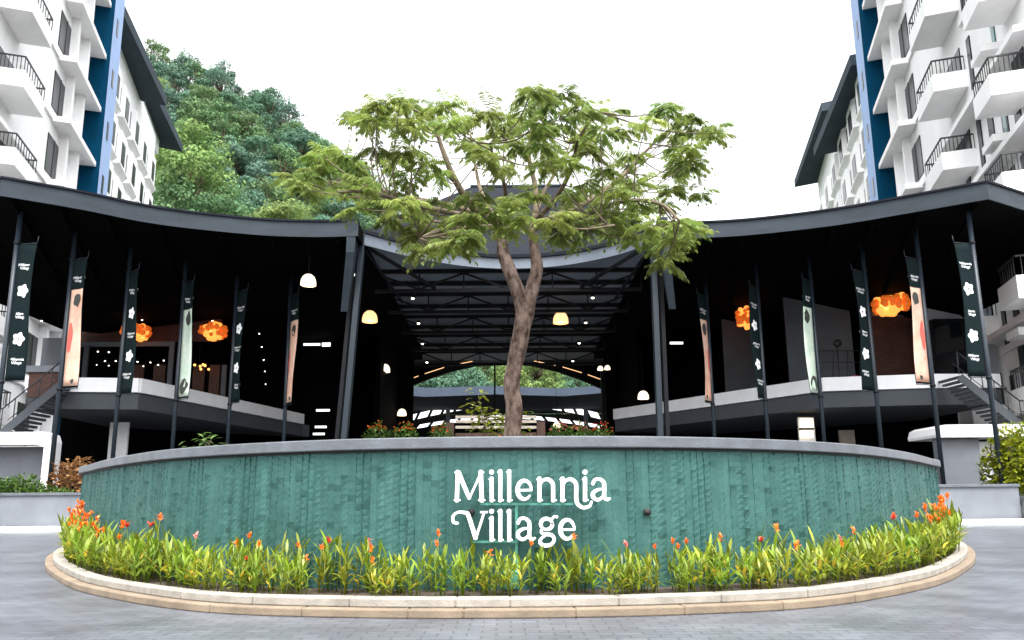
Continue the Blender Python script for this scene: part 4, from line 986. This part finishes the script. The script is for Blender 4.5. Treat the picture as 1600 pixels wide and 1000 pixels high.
def stick(u0, v0, u1, v1, Y, lab, m='whiteglow'):
    a, b = A(u0, v0, Y), A(u1, v1, Y); t = thing('tube_light', lab, 'lamp', (a + b) / 2, 'tube lights')
    mb = MB(); mb.tube(a, b, .07, 8); build(mb, 'tube', M[m], t)
    mb = MB(); mb.beam(a + Vector((0, .09, .05)), b + Vector((0, .09, .05)), .06, .06); build(mb, 'batten', M['steel'], t)
stick(1047, 536, 1067, 536, 40, 'white tube light on the dark wall right of the right entrance post')
stick(544, 429, 554, 429, 29.8, 'short white lamp on the left entrance post')
stick(315, 466, 316, 478, 36.5, 'short upright white light behind the fourth left banner')
wl = thing('wall_lamp', 'bright cream wall lamp on the white column under the right balcony', 'lamp', A(1261, 660, 34.3))
for v0, v1 in ((654, 668), (672, 684)): panel(1252, v0, 1271, v1, 34.2, 'shade', 'lamp', wl, .15)
panel(1251, 668.5, 1272, 671.5, 34.18, 'bracket', 'steel', wl, .2)
p = A(290, 565, 38); gt = thing('pendant_cluster', 'cluster of small bright globes over the left pavilion bar', 'lamp', p)
mb = MB()
for k in range(7): mb = MB(); mb.ball((p.x + .75 + U(-.45, .45), 38 + U(-.3, .3), p.z - .35 + U(-.14, .14)), .07); build(mb, 'globe', M['glowcore'], gt)
mb = MB(); mb.tube((p.x + .75, 38, p.z), (p.x + .75, 38, 11), .015, 6); build(mb, 'cord', M['steel'], gt)

# ------------------------------------------------------------------ towers
TS = 1.15; SH_ = 4.0
def tower(s):
    a0 = 15.1 if s < 0 else 12.36; dz = 0 if s < 0 else -.62
    t = thing('apartment_tower', ('white apartment tower with blue stripe and balconies, left of the plaza' if s < 0 else 'white apartment tower with blue stripe and balconies, right of the plaza'), 'building', (s * (a0 + 12) * TS, 40 * TS, 0), 'apartment towers')
    def W(y, n, z): return (TS * (s * (a0 + .31 * y) - s * n * .955), TS * (y + n * .296), TS * (z - 1 + (dz if z > 2 else 0)) + 1)
    def blk(mb, y0, y1, n0, n1, z0, z1):
        mb.hexa([W(y0, n0, z0), W(y1, n0, z0), W(y1, n1, z0), W(y0, n1, z0)], [W(y0, n0, z1), W(y1, n0, z1), W(y1, n1, z1), W(y0, n1, z1)])
    def part(name, m, par, *bl):
        mb = MB()
        for b in bl: blk(mb, *b)
        return build(mb, name, M[m], par)
    TOP = 60; FAR = 67 if s < 0 else 78; ZF = 38 if s < 0 else 35
    L0 = 23.4                              # a ledge underside
    FL = [L0 + SH_ * k for k in range(-5, 6)]
    body = part('wall', 'tower', t, (23.5, 46.6, -9, 0, 0, TOP), (46.62, FAR, -8, -.15, 0, ZF))
    pier = part('pier', 'towerblue', t, (44.35, 46.6, .002, 1.2, 0, TOP))
    part('pier_front', 'towerdark', t, (44.22, 44.348, .004, 1.2, 0, TOP))
    for z in FL:                           # ledge over the window bay, running up to the blue pier
        part('ledge', 'tower', t, (38.6, 44.2, .002, 1.0, z, z + .34))
        part('string_course', 'tower', t, (33.6, 38.55, .002, .12, z + .05, z + .3))
    for z in FL:
        zb = z + .34 + .75
        wn = part('window', 'towerglass', t, (38.3, 40.1, .003, .05, zb - .3, zb + 2.0)); part('frame', 'rail', wn, (39.3, 39.38, .05, .08, zb - .3, zb + 2.0))
        wn = part('window', 'towerglass', t, (41.0, 41.35, .003, .05, zb, zb + 1.7)); part('frame', 'tower', wn, (40.85, 41.0, .003, .12, zb - .1, zb + 1.8))
        part('fin', 'tower', t, (42.2, 42.5, .003, .5, z + .34, z + SH_)); part('fin', 'tower', t, (40.2, 40.5, .003, .45, z + .34, z + SH_))
        part('window', 'towerglass', t, (45.1, 45.5, 1.201, 1.23, z - 1.4, z - .1))
    # balconies: two columns
    for (yb0, yb1) in ((30.4, 33.2), (24.2, 26.0)):
        for z in FL:
            zf = z + 1.5
            b = part('balcony', 'tower', t, (yb0, yb1, .002, 1.45, zf - .25, zf), (yb0, yb1, 1.33, 1.452, zf + .001, zf + .62), (yb0 - .003, yb0 + .11, .002, 1.328, zf + .001, zf + .62))
            rl = MB()
            zr0, zr1 = zf + .62, zf + 1.35
            pA, pB, pC, pD = (yb0 + .05, .05), (yb0 + .05, 1.39), (yb1 - .05, 1.39), (yb1 - .05, .05)
            for (q0, q1) in ((pA, pB), (pB, pC), (pC, pD)):
                rl.beam(W(*q0, zr1), W(*q1, zr1), .07, .07)
                for i in range(9): q = (lerp(q0[0], q1[0], i / 8), lerp(q0[1], q1[1], i / 8)); rl.beam(W(*q, zr0), W(*q, zr1), .03, .03)
            build(rl, 'railing', M['rail'], b)
            part('balcony_door', 'towerglass', t, (yb0 + .5, yb1 - .2, .003, .05, zf + .05, zf + 2.1))
    for z in FL:                           # strip windows and courses of the near bays
        part('strip_window', 'towerglass', t, (29.55, 29.95, .003, .06, z + .6, z + 3.3)); part('strip_window', 'tealglass', t, (26.9, 27.2, .003, .06, z + .4, z + 2.6))
        part('string_course', 'tower', t, (27.3, 30.35, .002, .14, z + .3, z + .6)); part('sunshade', 'tower', t, (26.1, 27.3, .002, .9, z + .3, z + .6))
    # far block: saw-tooth bays with slim windows
    zmax = ZF - 1.0
    nb = 5 if s < 0 else 6
    y0s = [48.2 + (FAR - 48.6) * k / nb for k in range(nb)]
    for z in FL:
        if z + 3.6 > ZF: continue
        for k, y in enumerate(y0s):
            dy = (FAR - 48.6) / nb
            mb = MB()
            n1 = .16 if (k + int(z)) % 2 else .10
            mb.hexa([W(y + dy * .38, -.148, z + .5), W(y + dy * .97, -.148, z + .5), W(y + dy * .97, n1, z + .5), W(y + dy * .44, n1, z + .5)], [W(y + dy * .38, -.148, z + 3.7), W(y + dy * .97, -.148, z + 3.7), W(y + dy * .97, n1, z + 3.7), W(y + dy * .44, n1, z + 3.7)]); bay = build(mb, 'bay', M['tower'], t)
            wn = part('pane', 'towerglass', bay, (y + dy * .52, y + dy * .80, n1 + .002, n1 + .04, z + 1.1, z + 2.9))
            mb = MB(); mb.hexa([W(y, -.148, z + .05), W(y + dy * .99, -.148, z + .05), W(y + dy * .99, .32, z + .48), W(y + dy * .2, .32, z + .48)], [W(y, -.148, z + .30), W(y + dy * .99, -.148, z + .30), W(y + dy * .99, .32, z + .62), W(y + dy * .2, .32, z + .62)]); build(mb, 'ledge', M['tower'], t)
            part('window', 'towerglass', t, (y + dy * .08, y + dy * .30, -.148, -.10, z + 1.2, z + 3.1))
    # eaves: two roof slabs
    E = ((47.0, 59.6, 2.0, 38.2), (59.8, 72.5, 1.5, 40.3)) if s < 0 else ((50.0, 64.6, 2.0, 35.2), (64.8, 82, 2.0, 40.0))
    for (ya, yb, nn, z) in E:
        z -= dz
        mb = MB(); mb.hexa([W(ya, -9, z - .1), W(yb, -9, z - .1), W(yb, nn, z - .9), W(ya, nn - 1.1, z - .9)], [W(ya, -9, z + .8), W(yb, -9, z + .8), W(yb, nn, z), W(ya, nn - 1.1, z)]); build(mb, 'roof', M['toweroof'], t)
    z = E[1][3] - dz; part('roof_block', 'tower', t, (E[1][0] + .2, min(E[1][1] - .5, FAR + 4), -8, -.6, ZF if s < 0 else ZF, z - .5))
    # lower floors seen under the pavilion roof
    for z in (2.0, 5.5, 9.0, 12.5, 16):
        for y in (24.4, 25.6, 26.8, 28.2, 31.5): part('strip_window', 'towerglass', t, (y, y + .55, .003, .05, z, z + 2.4))
        part('ledge', 'tower', t, (23.6, 33.5, .002, .7, z + 2.75, z + 3.0))
for s in (-1, 1): tower(s)

# ------------------------------------------------------------------ forested hill
random.seed(33)
RG = [(-420, 40), (-150, 60), (100, 100), (250, 142), (340, 165), (400, 198), (470, 240), (520, 274), (565, 325), (640, 405), (800, 490), (960, 540), (1150, 575), (1500, 610)]
RP = sorted([(A(u, v, 170).x, A(u, v, 170).z) for u, v in RG])
def ridge(x):
    for (x0, z0), (x1, z1) in zip(RP, RP[1:]):
        if x <= x1: return lerp(z0, z1, min(1, max(0, (x - x0) / (x1 - x0))))
    return RP[-1][1]
def hillz(x, y):
    t = min(1, max(0, (y - 96) / 74)); t = t * t * (3 - 2 * t) * .35 + t * .65
    b = 1 if y < 170 else max(0, 1 - ((y - 170) / 220) ** 2)
    return max(0, ridge(x * 170 / max(y, 120)) * t * b) + 1.5 * mnoise.noise(Vector((x * .04, y * .04, 0)))
mb = MB(); nx, ny = 70, 44
xs = [lerp(-300, 190, i / nx) for i in range(nx + 1)]; ys = [lerp(92, 400, (j / ny) ** 1.3) for j in range(ny + 1)]
vs = [(x, y, hillz(x, y) if j else -1) for j, y in enumerate(ys) for x in xs]
mb.add(vs, [(j * (nx + 1) + i, j * (nx + 1) + i + 1, (j + 1) * (nx + 1) + i + 1, (j + 1) * (nx + 1) + i) for j in range(ny) for i in range(nx)], True)
struct(build(mb, 'hill', M['hill'], recalc=False))
def hilltree(nm, m, lab, cat, lobes, seed, flat=1.0, nleaf=120, ls=1.0):
    random.seed(seed); t = thing(nm, lab, cat); f, st = MB(), MB()
    st.sweep([(0, 0, -2), (U(-.2, .2), U(-.2, .2), 3), (U(-.4, .4), U(-.4, .4), 6)], [.35, .25, .12], 6)
    for k in range(lobes):
        a = 2.4 * k; q = 3.6 * math.sqrt((k + .3) / lobes); c = Vector((q * math.cos(a), q * math.sin(a), lerp(8.2, 4.2, (q / 3.6) ** 1.6) * flat + U(-1.3, 1.1))); r = U(.8, 2.1)
        st.sweep([(0, 0, 3.5), c * .9], [.14, .05], 5); tn = U(.2, .8)
        for j in range(nleaf):
            d = Vector((random.gauss(0, 1), random.gauss(0, 1), random.gauss(.35, 1))).normalized(); p = c + Vector((d.x * r, d.y * r, d.z * r * .75)) * U(.6, 1.15)
            tx = d.cross(Vector((U(-1, 1), U(-1, 1), U(-1, 1)))).normalized(); d2 = (tx + d * U(-.3, .5)).normalized()
            leaf(f, p, d2, U(.45, .85) * ls, U(.3, .5) * ls, .4, 1 if j % 3 else 3, min(1, max(0, tn + U(-.35, .35))), .2, d)
    build(st, 'trunk', M['twig'], t); build(f, 'crown', M[m], t, recalc=False); return t
HT = [('forest_tree', 'hill_leaf_mid', 'mid green bushy tree on the forested hillside', 'forest, mid green'), ('forest_tree', 'hill_leaf_dark', 'dark green tree on the forested hillside', 'forest, dark green'),
      ('forest_tree', 'hill_leaf_hazed', 'haze-tinted bluish green tree high on the forested hillside', 'forest, haze-tinted'), ('forest_tree', 'hill_leaf_bright', 'bright yellow-green tree on the forested hillside', 'forest, bright')]
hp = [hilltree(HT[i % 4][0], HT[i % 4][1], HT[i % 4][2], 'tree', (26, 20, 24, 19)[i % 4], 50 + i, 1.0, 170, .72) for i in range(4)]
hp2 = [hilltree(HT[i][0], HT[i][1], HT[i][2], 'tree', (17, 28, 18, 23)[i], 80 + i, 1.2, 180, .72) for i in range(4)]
random.seed(77)
def proj(p):
    dy, dzz = p[1], p[2] - 1; zc = dy * math.cos(PITCH) + dzz * math.sin(PITCH); yc = -dy * math.sin(PITCH) + dzz * math.cos(PITCH)
    return CX + FPX * p[0] / zc, CY - FPX * yc / zc
placed = []; first = set(); cnt = 0
cand = []
for _ in range(9000):
    y = 98 + 78 * random.random(); x = U(-150, 75); cand.append((x, y))
for x, y in cand:
    z = hillz(x, y); u, v = proj((x, y, z + 6))
    left = 150 < u < 640 and v < 365 and v > 60
    archv = 590 < u < 965 and 535 < v < 640
    if not (left or archv): continue
    mind = lerp(4.6, 6.2, random.random())
    if any((x - a) ** 2 + (y - b) ** 2 + (z - c) ** 2 < mind ** 2 for a, b, c in placed): continue
    if cnt >= 285: break
    placed.append((x, y, z)); cnt += 1
    hgt = (y - 98) / 78
    k = random.choices([0, 1, 2, 3], [3, 2 + hgt, 4 * hgt, 1.1 * (1 - hgt) + .05])[0]  # trees with the painted haze tint get likelier farther up the slope
    if archv and not left: k = random.choice([0, 1, 3])
    pr = random.choice((hp[k], hp2[k])); sc = U(.75, 1.2); loc = (x, y, z - .5); rz = U(0, 6.28)
    if pr not in first:
        first.add(pr); pr.location = loc; pr.scale = (sc,) * 3; pr.rotation_euler = (0, 0, rz); pr['group'] = HT[k][3]
    else: dup(pr, loc, rz, (sc, sc, sc * U(.9, 1.2)), HT[k][2], HT[k][3])
bigs = [(300, 240, 99, 1.55, 3, 'biggest yellow-green tree at the hill foot beside the left tower'), (350, 330, 97, 1.3, 0, 'broad green tree low on the hill just above the left pavilion roof'), (440, 335, 96, 1.25, 3, 'bright round tree low above the left pavilion roof, left of the flame tree'), (275, 310, 97, 1.35, 0, 'large green tree at the foot of the left tower')]
for u, v, y, sc, k, lab in bigs:
    p = A(u, v, y); bt = hilltree('broad_tree', HT[k][1], lab, 'tree', 24, int(u), 1.1, 330, .55); bt.location = (p.x, y, p.z - 8.5 * sc); bt.scale = (sc, sc, sc * 1.1); bt['group'] = 'large trees at the hill foot'
for pr in hp + hp2:
    if pr not in first: pr.location = (-80, 150, hillz(-80, 150))

# ------------------------------------------------------------------ haze
def haze(dens):
    mb = MB(); mb.box((-20, 170, 85), (900, 700, 174)); o = build(mb, 'haze', [], None); o['kind'] = 'stuff'
    m = bpy.data.materials.new('haze_air'); m.use_nodes = True; n = m.node_tree; n.nodes.remove(n.nodes['Principled BSDF'])
    v = n.nodes.new('ShaderNodeVolumePrincipled'); v.inputs['Density'].default_value = dens; v.inputs['Color'].default_value = (.90, .95, 1, 1); v.inputs['Anisotropy'].default_value = .2
    n.links.new(v.outputs[0], n.nodes['Material Output'].inputs['Volume']); o.data.materials.append(m)
HAZE = 0
if HAZE: haze(HAZE)
